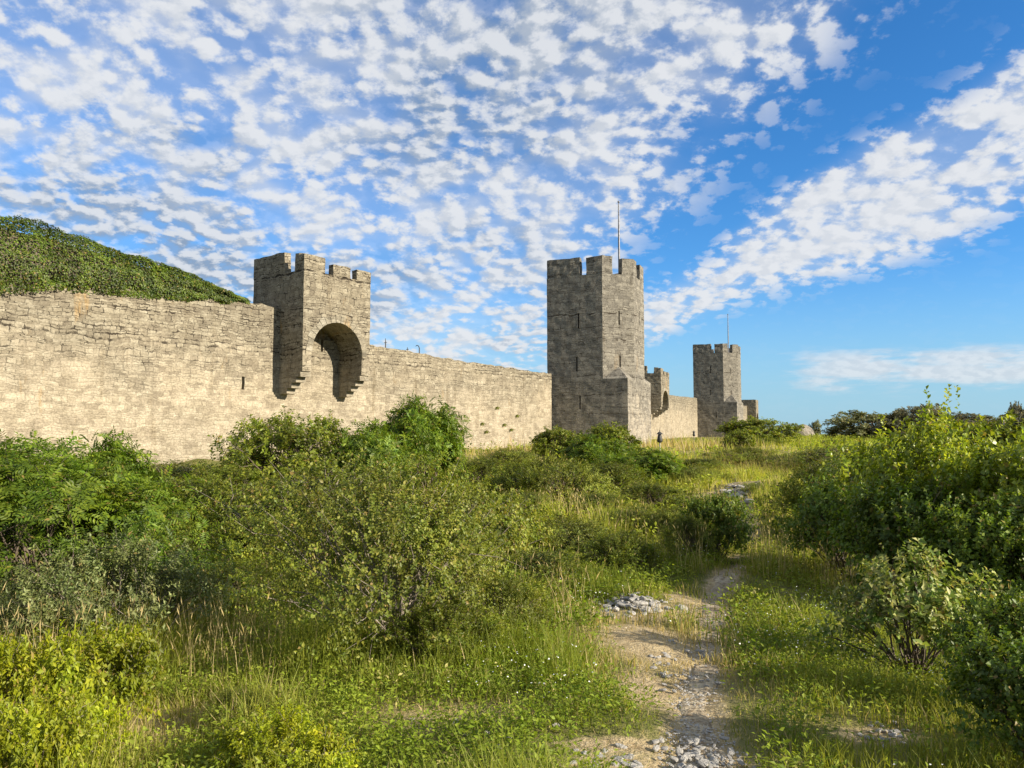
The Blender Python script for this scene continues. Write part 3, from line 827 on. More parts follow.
# right
plant('mid', 828, 458, 90, 17., 'green shrub at the left end of the mass on the right', 'shrub', 'shrub', GR)
plant('broad', 880, 434, 120, 15., 'leafy green shrub on the right below the grey-brown trees', 'shrub', 'shrub', GR)
plant('broad', 932, 410, 120, 10.5, 'tallest leafy maple sapling on the right, its tip against the sky', 'maple_sapling', 'sapling', GR)
plant('broad', 985, 440, 120, 9.5, 'leafy maple sapling right of the tallest one', 'maple_sapling', 'sapling', GR)
plant('broad', 1050, 425, 150, 9., 'leafy maple sapling cut by the right edge', 'maple_sapling', 'sapling', GR)
plant('broad_dark', 838, 480, 80, 12., 'dark shaded bush at the lower left of the right-hand mass', 'shrub', 'shrub', GR)
plant('broad_dark', 910, 478, 120, 9.6, 'dark shaded bush beneath the tallest maple sapling', 'shrub', 'shrub', GR)
plant('broad_dark', 985, 505, 110, 8.4, 'dark broad-leaved bush behind the pale variegated shrub', 'shrub', 'shrub', GR)
plant('broad_dark', 1020, 500, 130, 8.6, 'dark broad-leaved bush at the right edge, halfway up', 'shrub', 'shrub', GR)
plant('varieg', 905, 545, 128, 6.2, 'pale yellow variegated shrub catching the sun on the right', 'variegated_shrub', 'shrub')
plant('broad_dark', 1015, 590, 110, 4.9, 'dark shaded bush in the right foreground behind the lowest one', 'shrub', 'shrub', GR)
plant('broad_dark', 1032, 635, 140, 3.8, 'lowest dark shaded bush in the bottom right corner', 'shrub', 'shrub', GR)
plant('bushfar', 1005, 418, 130, 26., 'sunny yellow-green bush behind the maples near the right edge', 'shrub', 'shrub', GR)
plant('tree', 878, 411, 84, 120., 'wide grey-green tree on the right skyline', 'tree', 'tree', 'trees on the skyline')
plant('treedark', 915, 405, 84, 105., 'grey-brown round tree behind the tallest maple', 'tree', 'tree', 'trees on the skyline')
plant('treedark', 978, 413, 80, 110., 'low grey tree between the tallest maple and the right edge', 'tree', 'tree', 'trees on the skyline')
plant('treedark', 786, 424, 20, 180., 'tiny dark tree left of the stone ruin', 'tree', 'tree', 'trees on the skyline')
plant('tree', 816, 420, 9, 180., 'slim pointed tree right of the stone ruin', 'tree', 'tree', 'trees on the skyline')
plant('treedark', 1022, 403, 30, 95., 'dark tree tip on the skyline at the right edge', 'tree', 'tree', 'trees on the skyline')

# weeds in the wall joints
for i, (px, py) in enumerate(((482, 425), (486, 433), (504, 426), (511, 431), (517, 417), (497, 409))):
    s, z = on_plane(px, py, O1, U1); q = O1 + U1 * s + N1 * .02
    r = empty('wall_weed', (q[0], q[1], z - .15)); r.scale = (.22, .22, .28)
    f = bpy.data.objects.new('foliage', PROTO['olive']['fol']); COL.objects.link(f); f.parent = r
    tag(r, 'small green weed tuft rooted in the wall joints left of the nearer tower', 'weed', 'weeds in the wall')

# ------------------------------------------------------------------ ivy on the wall top
def ivy():
    rng = np.random.RandomState(40)
    cp = [(-16, 9.9)] + [on_plane(x, y, O1, U1, -.8) for x, y in ((0, 213), (25, 217), (50, 226), (80, 238), (120, 251), (160, 264), (200, 280), (243, 299))]
    sX = np.array([c[0] for c in cp]); zX = np.array([c[1] for c in cp]); zX[0] = zX[1] + 1.2
    bX = [(-16, tops[0][1])] + tops
    sb = np.array([c[0] for c in bX]); zb = np.array([c[1] for c in bX])
    n = 85000
    s = rng.uniform(-16, sX[-1], n)
    zt_ = np.interp(s, sX, zX); z0 = np.interp(s, sb, zb) - .25
    lum = fbm(s * .9, s * 0 + 3., 3) - .5
    h = np.maximum(zt_ - z0, .15)
    wid = .25 + .8 * np.sqrt(np.clip(h / 3., 0, 1))
    a = rng.uniform(-.25, 1.0, n) * math.pi                    # around the section: 0 = front, pi = back
    lump = 1 + .5 * (fbm(s * 1.0 + 5, a * 2.4, 3) - .5) * 2
    depth = 1 - rng.rand(n) ** 2 * .22
    cx = .8
    y = cx - wid * np.cos(a) * lump * depth * 1.15 - .1
    z = z0 + h * np.clip(.38 + .62 * np.sin(a) * depth, -.05, 1.) * (1 + .22 * (lump - 1))
    nn = np.stack([rng.randn(n) * .35, -np.cos(a) + rng.randn(n) * .35, np.sin(a) + .4 + rng.randn(n) * .3], 1)
    nn = norm(nn)
    D = norm(np.cross(nn, rng.randn(n, 3)) + np.array([0, -.2, -.35]))
    P = np.stack([s, y, z], 1)
    L = rng.uniform(.06, .13, n)
    V, Fc = leaf_geo(P, D, nn, L, L * .85)
    o = empty('ivy', (O1[0], O1[1], 0), math.atan2(U1[1], U1[0]))
    tag(o, 'thick dark green ivy mantle sloping along the top of the left wall', 'ivy')
    link('foliage', npmesh('foliage', V, Fc), M['ivy'], o)
    # solid core in place of stems, added to stop light passing through
    ks = np.linspace(-16, sX[-1] - .3, 60); ring = 10
    Vc = []; Fq = []
    for i, q in enumerate(ks):
        b = np.interp(q, sb, zb) - .3; t_ = np.interp(q, sX, zX); hh = max(t_ - b, .2) * .8; ww = (.25 + .8 * math.sqrt(min(max(hh / 3, 0), 1))) * .75
        for j in range(ring):
            an = 2 * math.pi * j / ring
            Vc.append((q, .8 - ww * math.cos(an), b + hh * .5 + hh * .5 * math.sin(an) + .08 * math.sin(q * 3 + j)))
    for i in range(len(ks) - 1):
        for j in range(ring):
            Fq.append((i * ring + j, i * ring + (j + 1) % ring, (i + 1) * ring + (j + 1) % ring, (i + 1) * ring + j))
    link('blocking_core', npmesh('blocking_core', Vc, Fq, True), M['bark'], o)
ivy()

# ------------------------------------------------------------------ path
pp = [(702, 800, 50), (704, 768, 42), (700, 740, 25), (694, 707, 19), (702, 668, 17), (711, 625, 16), (713, 600, 15), (722, 582, 15), (738, 566, 12), (750, 553, 8), (752, 540, 7), (747, 520, 8), (742, 505, 9), (738, 492, 9), (728, 478, 5), (712, 466, 3)]
pw = []
for (x, y, w) in pp:
    g = ground(x, y); pw.append((g[0], g[1], w * g[1] / F))
pw = np.array(pw)
def dense(a, n):
    t = np.linspace(0, len(a) - 1, n); return np.stack([np.interp(t, np.arange(len(a)), a[:, i]) for i in range(a.shape[1])], 1)
pd = dense(pw, 160)
for _ in range(4): pd[1:-1] = .25 * pd[:-2] + .5 * pd[1:-1] + .25 * pd[2:]
def path_dist(x, y):
    """distance from the path edge in units of half widths"""
    best = np.full(np.shape(x), 99.)
    for q in pd[::3]:
        best = np.minimum(best, np.hypot(x - q[0], y - q[1]) / max(q[2], .16))
    return best
# trodden dry patches: (px,py, radius x m, radius y m)
patches = []
for (px, py, rx, ry) in ((655, 640, .55, 1.2), (648, 690, .3, .6), (640, 613, 1.0, .55), (620, 745, .45, .18), (690, 600, .35, .9), 
                         (875, 735, .3, .16), (748, 492, 2.3, 1.6), (610, 768, .4, .12)):
    g = ground(px, py); patches.append((g[0], g[1], rx, ry))
dryp = []
for (px, py, rx, ry) in ((672, 450, 5., 10.), (690, 446, 7., 16.), (525, 459, 4., 6.), (660, 645, .6, 1.4), (740, 470, 4, 6), (440, 715, .5, .25), (150, 500, 2., 4.), (130, 730, .6, .6)):
    g = ground(px, py); dryp.append((g[0], g[1], rx, ry))
def dryness(x, y):
    b = np.zeros(np.shape(x))
    for (a, c, rx, ry) in dryp: b = np.maximum(b, np.exp(-(((x - a) / rx) ** 2 + ((y - c) / ry) ** 2)))
    return b
def bare(x, y):
    b = np.exp(-(path_dist(x, y) / 1.5) ** 2)
    for (a, c, rx, ry) in patches:
        b = np.maximum(b, .95 * np.exp(-(((x - a) / rx) ** 2 + ((y - c) / ry) ** 2)))
    return b

def ground_mesh():
    def axis(lo, hi, d0, d1, step, grow):
        a = [d0]
        while a[-1] < d1: a.append(a[-1] + step)
        s = step
        while a[-1] < hi: s *= (grow if s < 1.0 else 1.22); a.append(a[-1] + s)
        s = step; b = [d0]
        while b[-1] > lo: s *= (grow if s < 1.0 else 1.22); b.append(b[-1] - s)
        return np.array(b[1:][::-1] + a)
    xs = axis(-3000, 3000, -7, 8, .16, 1.028); ys = axis(-60, 4000, 1.5, 20, .16, 1.028)
    X, Y = np.meshgrid(xs, ys); x = X.ravel(); y = Y.ravel()
    z = gz(x, y)
    pdn = path_dist(x, y)
    z = z - .05 * np.exp(-(pdn / 1.2) ** 2) + (fbm(x * 3, y * 3) - .5) * .05 * (np.abs(x) < 20) * (y < 40)
    nx, ny = len(xs), len(ys)
    i = np.arange(ny - 1)[:, None] * nx; j = np.arange(nx - 1)[None]
    Fc = np.stack([i + j, i + j + 1, i + nx + j + 1, i + nx + j], -1).reshape(-1, 4)
    c = np.zeros((len(x), 3)); c[:, 0] = bare(x, y); c[:, 1] = dryness(x, y)
    o = link('ground', npmesh('ground', np.stack([x, y, z], 1), Fc, True, c), M['ground'])
    tag(o, kind='structure')
ground_mesh()

def path_mesh():
    nw = 13; V = []; 
    d = np.gradient(pd[:, :2], axis=0); d = norm(d); nn = np.stack([-d[:, 1], d[:, 0]], 1)
    for k in range(len(pd)):
        for j in range(nw):
            f = (j / (nw - 1)) * 2 - 1
            w = pd[k, 2] * (1.05 + .5 * (fbm(np.array([pd[k, 1] * 1.6]), np.array([7. if f > 0 else 19.]), 3)[0] - .5) * 2)
            x, y = pd[k, :2] + nn[k] * f * w
            z = float(gz(x, y)) + .012 - .10 * abs(f) ** 6 + .03 * (vnoise(np.array([x * 5]), np.array([y * 5]))[0] - .5) - .03
            V.append((x, y, z))
    i = np.arange(len(pd) - 1)[:, None] * nw; j = np.arange(nw - 1)[None]
    Fc = np.stack([i + j, i + nw + j, i + nw + j + 1, i + j + 1], -1).reshape(-1, 4)[:, ::-1]
    o = link('path', npmesh('path', V, Fc, True), M['path']); tag(o, kind='structure')
path_mesh()

# ------------------------------------------------------------------ grass and herbs (nobody could count them)
def scatter(n, y0, y1, rng, power=1.):
    Y = y0 + (y1 - y0) * rng.rand(n) ** power
    X = Y * rng.uniform(-.86, .86, n) + rng.uniform(-1.3, 1.3, n)
    k = wdist(X, Y) > .1
    return X[k], Y[k]

def blades(X, Y, h, w, col, rng, bend=.35, seg2=True):
    n = len(X); Z = gz(X, Y) - .03
    a = rng.rand(n) * 2 * math.pi; ax = np.stack([np.cos(a), np.sin(a), np.zeros(n)], 1)
    b = a + math.pi / 2 + rng.randn(n) * .5; bd = np.stack([np.cos(b), np.sin(b), np.zeros(n)], 1) * (bend * h * rng.uniform(.2, 1.3, n))[:, None]
    P = np.stack([X, Y, Z], 1); up = np.zeros((n, 3)); up[:, 2] = h
    wv = ax * (w * .5)[:, None]
    if seg2:
        V = np.stack([P - wv, P + wv, P + up * .55 + bd * .3 - wv * .8, P + up * .55 + bd * .3 + wv * .8, P + up + bd], 1).reshape(-1, 3)
        o = np.arange(n)[:, None] * 5
        Fc = np.concatenate([o + np.array([[0, 1, 3]]), o + np.array([[0, 3, 2]]), o + np.array([[2, 3, 4]])])
        C = np.repeat(col, 5, 0)
    else:
        V = np.stack([P - wv, P + wv, P + up + bd], 1).reshape(-1, 3)
        Fc = np.arange(n)[:, None] * 3 + np.array([[0, 1, 2]]); C = np.repeat(col, 3, 0)
    return V, Fc, C

def join(parts):
    V = []; Fc = []; C = []; b = 0
    for v, f, c in parts:
        V.append(v); Fc.append(f + b); C.append(c); b += len(v)
    return np.concatenate(V), np.concatenate(Fc), np.concatenate(C)

G0 = np.array([.11, .15, .016]); G1 = np.array([.21, .26, .026]); G2 = np.array([.33, .325, .055]); G3 = np.array([.50, .40, .19])
def grass_col(X, Y, rng, dry):
    n = len(X)
    t = np.clip(fbm(X * .35 + 9, Y * .35) * 1.6 - .3 + rng.randn(n) * .22, 0, 1)[:, None]
    c = G0 * (1 - t) + G1 * t
    u = np.clip(fbm(X * .22, Y * .22 + 40) * 2 - .65 + rng.randn(n) * .25, 0, 1)[:, None]
    c = c * (1 - u) + G2 * u
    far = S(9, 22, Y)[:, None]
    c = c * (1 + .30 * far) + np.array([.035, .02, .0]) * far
    d = (rng.rand(n) < dry)[:, None]
    return np.where(d, G3 * rng.uniform(.7, 1.15, (n, 1)), c)

def make_grass():
    rng = np.random.RandomState(50); parts = []
    for (n, y0, y1, pw_, h0, h1, w0, s2) in ((60000, 1.6, 6.5, 1., .10, .38, .006, True), (100000, 6., 16., .8, .12, .40, .009, True),
                                             (110000, 15., 42., .8, .18, .5, .022, True), (110000, 40., 170., .75, .25, .6, .075, False)):
        X, Y = scatter(n, y0, y1, rng, pw_)
        b = bare(X, Y) + (fbm(X * 2.2, Y * 2.2) - .5) * .9
        core = np.exp(-(path_dist(X, Y) / 1.15) ** 2) + (fbm(X * 2.2, Y * 2.2) - .5) * .5
        k = rng.rand(len(X)) > np.maximum(np.clip(b * 1.25 - .3, 0, .8), np.clip(core * 1.9 - .35, 0, .99))
        X, Y = X[k], Y[k]; bb = bare(X, Y)
        rf = 1 - .5 * S(.2, 1., X) * (1 - S(4.5, 8, Y))
        clump = .55 + 1.0 * S(.3, .7, fbm(X * 1.3 + 50, Y * 1.3, 3))
        hh = (1 - .5 * dryness(X, Y) * (Y < 9) + .8 * dryness(X, Y) * (Y > 30)) * clump * rf * (h0 + (h1 - h0) * np.clip(fbm(X * .5 + 3, Y * .5) * 1.8 - .4, 0, 1)) * rng.uniform(.55, 1.3, len(X)) * (1 - .72 * np.clip(bb * 1.6, 0, 1))
        near_wall = (1 - S(1, 9, wdist(X, Y))) * .55 * (Y > 30)
        dry = .02 + .5 * np.clip(bb * 1.4, 0, 1) + near_wall + .75 * dryness(X, Y)
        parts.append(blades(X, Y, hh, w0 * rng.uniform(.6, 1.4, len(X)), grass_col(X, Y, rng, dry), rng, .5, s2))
    # tall seeding stalks in drifts
    X, Y = scatter(26000, 2.2, 26., rng, 1.2)
    k = (fbm(X * .7 + 30, Y * .7) > .55) & (bare(X, Y) < .25) & ((X < -1.1) | (Y > 7))
    X, Y = X[k], Y[k]; n = len(X)
    hh = rng.uniform(.3, .75, n) * np.minimum(1, .55 + Y * .07)
    col = G3 * rng.uniform(.75, 1.2, (n, 1))
    v, f, c = blades(X, Y, hh, np.full(n, .002) + Y * .0005, col, np.random.RandomState(9), .3)
    parts.append((v, f, c))
    tips = v.reshape(-1, 5, 3)[:, 4]; mids = v.reshape(-1, 5, 3)[:, 2:4].mean(1)
    D = norm(tips - mids); L = rng.uniform(.05, .12, n)
    lv, lf = leaf_geo(tips - D * .04, D, norm(rng.randn(n, 3)), L, .004 + Y * .0008)
    parts.append((lv, lf, np.repeat(col * 1.05, 4, 0)))
    V, Fc, C = join(parts)
    o = link('grass', npmesh('grass', V, Fc, False, C), M['grass'])
    tag(o, 'tall green and straw-coloured meadow grass covering the slope', 'grass', kind='stuff')
make_grass()

def make_herbs():
    rng = np.random.RandomState(60); parts = []
    for (n, y0, y1, nl, h, L0) in ((3400, 2.0, 6.5, 38, .22, .034), (6500, 6., 15., 34, .34, .05), (6000, 14., 40., 26, .48, .12), (5000, 38., 150., 18, .7, .3)):
        X, Y = scatter(n, y0, y1, rng, .85)
        k = (fbm(X * .45 + 70, Y * .45) + rng.randn(len(X)) * .08 > .44) & (bare(X, Y) < .3) & (dryness(X, Y) < .35)
        X, Y = X[k], Y[k]; m = len(X)
        hs = h * rng.uniform(.5, 1.4, m) ; ws = hs * rng.uniform(.5, .9, m)
        X2 = np.repeat(X, nl); Y2 = np.repeat(Y, nl); h2 = np.repeat(hs, nl); w2_ = np.repeat(ws, nl)
        a = rng.rand(m * nl) * 6.283; r = np.sqrt(rng.rand(m * nl)) * w2_
        px = X2 + r * np.cos(a); py = Y2 + r * np.sin(a); pz = gz(X2, Y2) + h2 * (1 - .7 * (r / w2_) ** 2) * rng.uniform(.25, 1., m * nl)
        D = np.stack([np.cos(a), np.sin(a), rng.uniform(-.2, .7, m * nl)], 1) + rng.randn(m * nl, 3) * .4
        Nn = norm(np.array([0, 0, 1.]) + rng.randn(m * nl, 3) * .4)
        LL = L0 * rng.uniform(.6, 1.3, m * nl)
        v, f = leaf_geo(np.stack([px, py, pz], 1), D, Nn, LL, LL * rng.uniform(.3, .6, m * nl))
        base = grass_col(X, Y, rng, .02) * np.array([.95, 1.08, .8]) * rng.uniform(.8, 1.2, (m, 1))
        parts.append((v, f, np.repeat(np.repeat(base, nl, 0) * rng.uniform(.8, 1.25, (m * nl, 1)), 4, 0)))
    V, Fc, C = join(parts)
    o = link('weeds', npmesh('weeds', V, Fc, False, C), M['grass'])
    tag(o, 'low leafy weeds and herbs mixed through the meadow grass', 'weeds', kind='stuff')
    # white flower heads
    X, Y = scatter(9000, 2.4, 14., rng, 1.)
    k = (fbm(X * .8 + 11, Y * .8 + 5) > .58) & (bare(X, Y) < .5) & (X > -.5)
    X, Y = X[k], Y[k]; m = len(X)
    P = np.stack([X, Y, gz(X, Y) + rng.uniform(.12, .4, m)], 1)
    D = rng.randn(m, 3); D[:, 2] *= .3
    L = rng.uniform(.006, .012, m) * (1 + Y * .05)
    v, f = leaf_geo(P, D, norm(np.array([0, 0, 1.]) + rng.randn(m, 3) * .3), L, L)
    o = link('wildflowers', npmesh('wildflowers', v, f), M['flower'])
    tag(o, 'tiny white wildflower heads scattered in the grass by the path', 'wildflowers', kind='stuff')
make_herbs()

# ------------------------------------------------------------------ stones
rocks = [rough_rock('stone', i, 1, .8, .55, 2, .3) for i in range(5)]
for i, r in enumerate(rocks): r.materials.append(M['rock'] if i % 2 == 0 else M['rock2'])
rocksW = [r.copy() for r in rocks]
for r in rocksW: r.materials.clear(); r.materials.append(M['rock'])
rr_ = random.Random(5)
def stone(x, y, s, dz, label, group, white=False):
    o = bpy.data.objects.new('stone', rr_.choice(rocksW if white else rocks)); COL.objects.link(o)
    o.location = (x, y, float(gz(x, y)) + dz); o.scale = (s * rr_.uniform(.8, 1.5), s * rr_.uniform(.7, 1.1), s * rr_.uniform(.45, .9))
    o.rotation_euler = (rr_.uniform(-.3, .3), rr_.uniform(-.3, .3), rr_.uniform(0, 6.3))
    tag(o, label, 'stone', group)
def flat(o):
    o.scale[2] *= .45; o.location[2] -= .004; return o
def heap(px0, px1, py0, py1, n, s0, s1, label, group, lift=.0, white=True):
    for _ in range(n):
        f = rr_.gauss(.5, .22); q = rr_.gauss(.5, .25)
        g = ground(px0 + (px1 - px0) * f, py0 + (py1 - py0) * q)
        stone(g[0], g[1], rr_.uniform(s0, s1), lift * max(0, 1 - abs(f - .5) * 2.4) * rr_.random(), label, group, white)
heap(597, 674, 599, 618, 120, .014, .07, 'pale limestone lump in the rubble heap left of the path', 'stones of the rubble heap', .12)
heap(655, 745, 738, 775, 60, .01, .03, 'flat grey stone bedded in the path at the bottom', 'stones in the path', 0, True)
heap(560, 650, 750, 772, 30, .012, .035, 'grey chip on bare soil left of the path foot', 'chips on the bare soil', 0, True)
heap(640, 700, 640, 690, 30, .012, .035, 'pale stone on trodden earth beside the path', 'stones beside the path', 0, True)
heap(690, 720, 655, 700, 12, .01, .03, 'small stone lying on the narrow path', 'stones on the path', 0, True)
heap(395, 530, 712, 745, 18, .010, .028, 'whitish stone in thin grass at the bottom centre', 'stones in thin grass', 0, True)
heap(715, 775, 482, 502, 70, .06, .2, 'grey boulder on the stony outcrop between the towers', 'outcrop boulders', .05, False)
heap(850, 920, 720, 750, 22, .012, .03, 'shaded grey stone at lower right', 'stones at lower right', 0, True)
heap(600, 640, 515, 528, 8, .06, .14, 'pale rock half hidden in grass below the tower bushes', 'rocks in the grass', 0, True)
heap(700, 765, 455, 470, 14, .08, .22, 'pale rock on the far grassy bank', 'rocks on the far bank', 0, True)
heap(515, 545, 470, 482, 5, .1, .2, 'pale rock beside the rounded olive bush', 'rocks by the olive bush', 0, True)

def gravel():
    rng = np.random.RandomState(70); n = 2200
    k = rng.randint(0, 60, n); q = pd[k]
    X = q[:, 0] + rng.randn(n) * q[:, 2] * .9 - np.abs(rng.randn(n)) * .25 * (rng.rand(n) < .5); Y = q[:, 1] + rng.randn(n) * .12
    s = rng.uniform(.003, .011, n)
    o8 = np.array([[1, 0, 0], [0, 1, 0], [-1, 0, 0], [0, -1, 0], [0, 0, .7], [0, 0, -.7]])
    V = np.stack([X, Y, gz(X, Y) - .02], 1)[:, None, :] + (o8[None] * rng.uniform(.6, 1.4, (n, 6, 3))) * s[:, None, None]
    f8 = np.array([[0, 1, 4], [1, 2, 4], [2, 3, 4], [3, 0, 4]])
    Fc = (np.arange(n)[:, None, None] * 6 + f8[None]).reshape(-1, 3)
    o = link('gravel', npmesh('gravel', V.reshape(-1, 3), Fc), M['rock']); tag(o, 'loose pale gravel strewn over the path', 'gravel', kind='stuff')
gravel()

# ------------------------------------------------------------------ light and sky
SUN_AZ = R_(-26.5); SUN_EL = R_(22)                     # azimuth from +X towards +Y
sd = Vector((math.cos(SUN_AZ) * math.cos(SUN_EL), math.sin(SUN_AZ) * math.cos(SUN_EL), math.sin(SUN_EL)))
L = bpy.data.lights.new('sun', 'SUN'); L.energy = 5.; L.angle = R_(.5); L.color = (1., .895, .735)
lo = bpy.data.objects.new('sun', L); COL.objects.link(lo); lo.rotation_euler = sd.to_track_quat('Z', 'Y').to_euler()
lo.location = (30, -20, 40)

W = bpy.data.worlds.new('World'); SC.world = W; W.use_nodes = True
t = W.node_tree; t.nodes.clear()
out = t.nodes.new('ShaderNodeOutputWorld')
sky = t.nodes.new('ShaderNodeTexSky'); sky.sky_type = 'NISHITA'; sky.sun_disc = False
sky.sun_elevation = SUN_EL; sky.sun_rotation = math.pi / 2 - SUN_AZ
sky.air_density = 1.0; sky.dust_density = .15; sky.ozone_density = 3.
skc = nmix(t, 1., sky.outputs[0], (.80, 1.08, 1.36), 'MULTIPLY')
hz = nmr(t, add_node(t, 'SeparateXYZ', Vector=t.nodes.new('ShaderNodeTexCoord').outputs['Generated']).outputs[2], 0., .22, .8, 0.)
hsv = add_node(t, 'HueSaturation', Saturation=1.12, Value=1., Color=nmix(t, hz, skc, (2.6, 4.1, 5.3)))
bgs = add_node(t, 'Background', Color=hsv.outputs[0], Strength=.068)
tc = t.nodes.new('ShaderNodeTexCoord').outputs['Generated']
sp = add_node(t, 'SeparateXYZ', Vector=tc)
zc = nmath(t, 'ADD', nmath(t, 'MAXIMUM', sp.outputs[2], 0.), .36)
ux = nmath(t, 'DIVIDE', sp.outputs[0], zc); uy = nmath(t, 'DIVIDE', sp.outputs[1], zc)
cb = add_node(t, 'CombineXYZ', X=ux, Y=uy).outputs[0]
def pxy(px, py):
    d = ray(px, py); d = d / np.linalg.norm(d); return d[:2] / (d[2] + .36)
wn = add_node(t, 'TexNoise', Vector=cb, Scale=2.2, Detail=3.).outputs['Color']
def vadd(a, b):
    n = add_node(t, 'VectorMath', _operation='ADD'); put(t, n.inputs[0], a); put(t, n.inputs[1], b); return n.outputs[0]
def vscale(a, k):
    n = add_node(t, 'VectorMath', _operation='SCALE'); put(t, n.inputs[0], a); n.inputs['Scale'].default_value = k; return n.outputs[0]
def density(vec):
    q = vadd(vec, vscale(vadd(wn, (-.5, -.5, -.5)), .07))
    n1 = add_node(t, 'TexNoise', Vector=q, Scale=20., Detail=10., Roughness=.62).outputs[0]
    w3 = add_node(t, 'TexNoise', Vector=q, Scale=34., Detail=3., Roughness=.6).outputs['Color']
    q2 = vadd(q, vscale(vadd(w3, (-.5, -.5, -.5)), .034))
    v = add_node(t, 'TexVoronoi', _feature='SMOOTH_F1', Vector=q2, Scale=27., Smoothness=.4, Randomness=1.).outputs['Distance']
    pf = nmath(t, 'SUBTRACT', .8, v)
    return nmath(t, 'ADD', nmath(t, 'MULTIPLY', n1, .98), nmath(t, 'MULTIPLY', pf, .38))
d0 = density(cb)
d1 = density(vadd(cb, (float(sd.x) * .016, float(sd.y) * .016 - .008, 0)))
big = add_node(t, 'TexNoise', Vector=cb, Scale=1.5, Detail=3., Roughness=.5).outputs[0]
bigo = nmath(t, 'MULTIPLY', nmath(t, 'SUBTRACT', big, .5), 1.)
def line(a, b):
    a = pxy(*a); b = pxy(*b); d = (b - a) / np.linalg.norm(b - a); n = np.array([-d[1], d[0]])
    dp = add_node(t, 'VectorMath', _operation='DOT_PRODUCT'); put(t, dp.inputs[0], cb); dp.inputs[1].default_value = (n[0], n[1], 0)
    return nmath(t, 'SUBTRACT', dp.outputs['Value'], float(n @ a))
l1 = line((935, 10), (620, 300))                        # edge of the main field: positive to its left?
s_test = 1.0
def side(a, b, p):
    a = pxy(*a); b = pxy(*b); d = (b - a); n = np.array([-d[1], d[0]]); return 1. if (pxy(*p) - a) @ n > 0 else -1.
sg = side((930, 10), (600, 300), (300, 100))
m1 = nmr(t, nmath(t, 'ADD', nmath(t, 'MULTIPLY', l1, sg), nmath(t, 'MULTIPLY', bigo, .7)), -.12, .35)
ua, ub = (990, 14), (655, 275); la, lb = (1024, 225), (655, 350)
su = side(ua, ub, (1000, 120)); slw = side(la, lb, (1000, 120))
m2 = nmath(t, 'MULTIPLY', nmr(t, nmath(t, 'ADD', nmath(t, 'MULTIPLY', line(ua, ub), su), nmath(t, 'MULTIPLY', bigo, .35)), -.03, .16),
           nmr(t, nmath(t, 'ADD', nmath(t, 'MULTIPLY', line(la, lb), slw), nmath(t, 'MULTIPLY', bigo, .35)), -.06, .2))
hole = nmr(t, add_node(t, 'TexNoise', Vector=cb, Scale=3.1, Detail=3., Roughness=.55).outputs[0], .33, .5)
m1h = nmath(t, 'MULTIPLY', m1, nmr(t, hole, 0., 1., .74, 1.))
cov = nmath(t, 'MAXIMUM', m1h, nmath(t, 'MULTIPLY', m2, .95))
mid = add_node(t, 'TexNoise', Vector=cb, Scale=9., Detail=2., Roughness=.5).outputs[0]
puff = nmr(t, nmath(t, 'ADD', nmath(t, 'ADD', d0, nmath(t, 'MULTIPLY', nmath(t, 'SUBTRACT', mid, .5), .55)), nmath(t, 'ADD', nmath(t, 'MULTIPLY', bigo, .2), nmath(t, 'MULTIPLY', m2, .06))), .47, .71)
veil = nmath(t, 'MULTIPLY', nmr(t, cov, .15, 1., 0., .62), nmr(t, nmath(t, 'ADD', mid, nmath(t, 'MULTIPLY', bigo, .4)), .36, .6, .45, 1.1))
al = nmath(t, 'ADD', veil, nmath(t, 'MULTIPLY', nmath(t, 'MULTIPLY', puff, nmr(t, nmath(t, 'ADD', cov, nmath(t, 'MULTIPLY', puff, .3)), .25, .85)), nmath(t, 'SUBTRACT', 1., veil)))
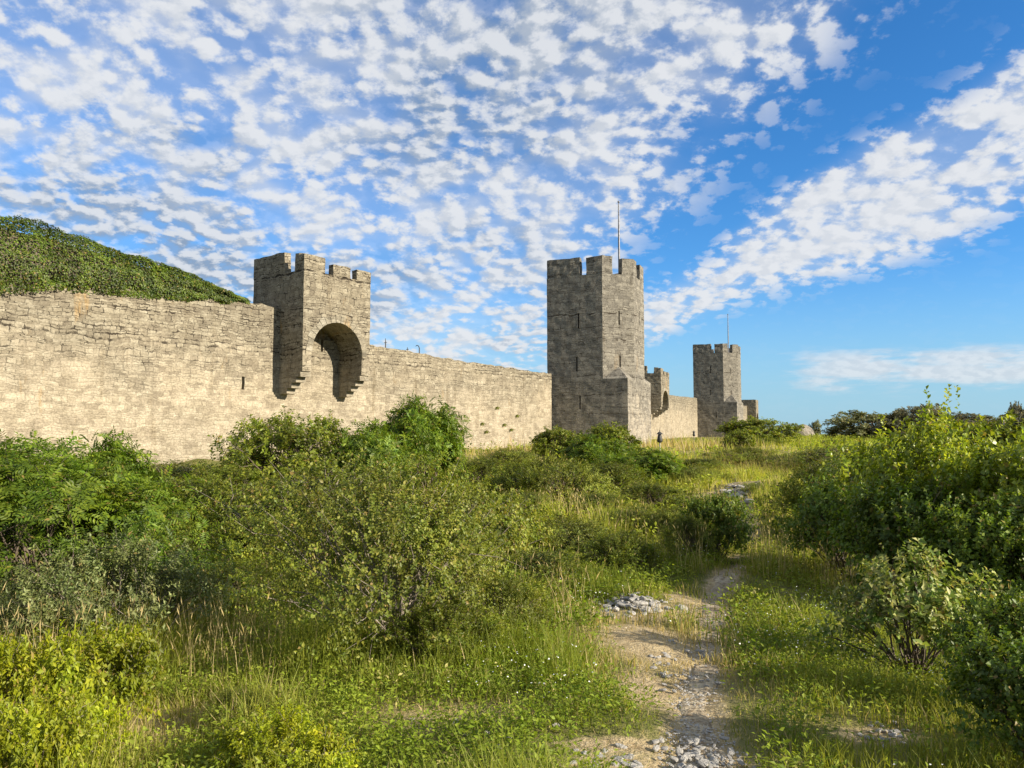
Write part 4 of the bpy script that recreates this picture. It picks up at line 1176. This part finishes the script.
# low bank near the horizon
lowv = add_node(t, 'CombineXYZ', X=nmath(t, 'MULTIPLY', sp.outputs[0], 9.), Y=nmath(t, 'MULTIPLY', sp.outputs[2], 42.), Z=0.).outputs[0]
ln = add_node(t, 'TexNoise', Vector=lowv, Scale=1., Detail=6., Roughness=.6).outputs[0]
lb_ = nmath(t, 'MULTIPLY', nmr(t, sp.outputs[2], .03, .065), nmr(t, sp.outputs[2], .085, .115, 1., 0.))
lb_ = nmath(t, 'MULTIPLY', lb_, nmr(t, sp.outputs[0], .26, .42))
al3 = nmath(t, 'MULTIPLY', nmr(t, nmath(t, 'ADD', ln, nmath(t, 'MULTIPLY', lb_, .3)), .62, .82), nmath(t, 'MULTIPLY', lb_, .75))
alpha = nmath(t, 'MAXIMUM', nmath(t, 'MULTIPLY', al, .95), al3)
# sunlit edges and grey bellies
lit = nmr(t, nmath(t, 'SUBTRACT', d0, d1), -.12, .12)
thick = nmr(t, nmath(t, 'ADD', d0, nmath(t, 'MULTIPLY', bigo, .3)), .45, .8)
grey = nmath(t, 'MULTIPLY', nmath(t, 'MULTIPLY', m1, nmr(t, big, .40, .58)), nmr(t, sp.outputs[0], .25, -.25, .35, 1.))
shade = nmath(t, 'ADD', nmath(t, 'MULTIPLY', grey, nmath(t, 'SUBTRACT', .95, nmath(t, 'MULTIPLY', lit, .75))), nmath(t, 'MULTIPLY', nmath(t, 'SUBTRACT', 1., lit), .22))
shade = nmath(t, 'MULTIPLY', shade, nmr(t, puff, 0., 1., 1.05, .85), clamp=True)
ccol = nmix(t, shade, (.95, .97, 1.), (.33, .43, .58))
bgc = add_node(t, 'Background', Color=ccol, Strength=.405)
mx = add_node(t, 'MixShader', Fac=alpha)
t.links.new(bgs.outputs[0], mx.inputs[1]); t.links.new(bgc.outputs[0], mx.inputs[2])
t.links.new(mx.outputs[0], out.inputs[0])
W.cycles.sampling_method = 'MANUAL'; W.cycles.sample_map_resolution = 512

# ------------------------------------------------------------------ camera
cam = bpy.data.cameras.new('camera'); cam.sensor_width = 36; cam.lens = F / 1024 * 36; cam.clip_end = 8000; cam.clip_start = .05
co = bpy.data.objects.new('camera', cam); COL.objects.link(co)
co.location = (0, 0, E); co.rotation_euler = (math.pi / 2 + PITCH, 0, 0)
SC.camera = co
SC.view_settings.view_transform = 'Standard'; SC.view_settings.look = 'None'; SC.view_settings.gamma = 1; SC.view_settings.use_curve_mapping = False
SC.view_settings.exposure = 1.08
SC.cycles.max_bounces = 4; SC.cycles.diffuse_bounces = 2; SC.cycles.transmission_bounces = 3; SC.cycles.glossy_bounces = 1
SC.cycles.use_denoising = True
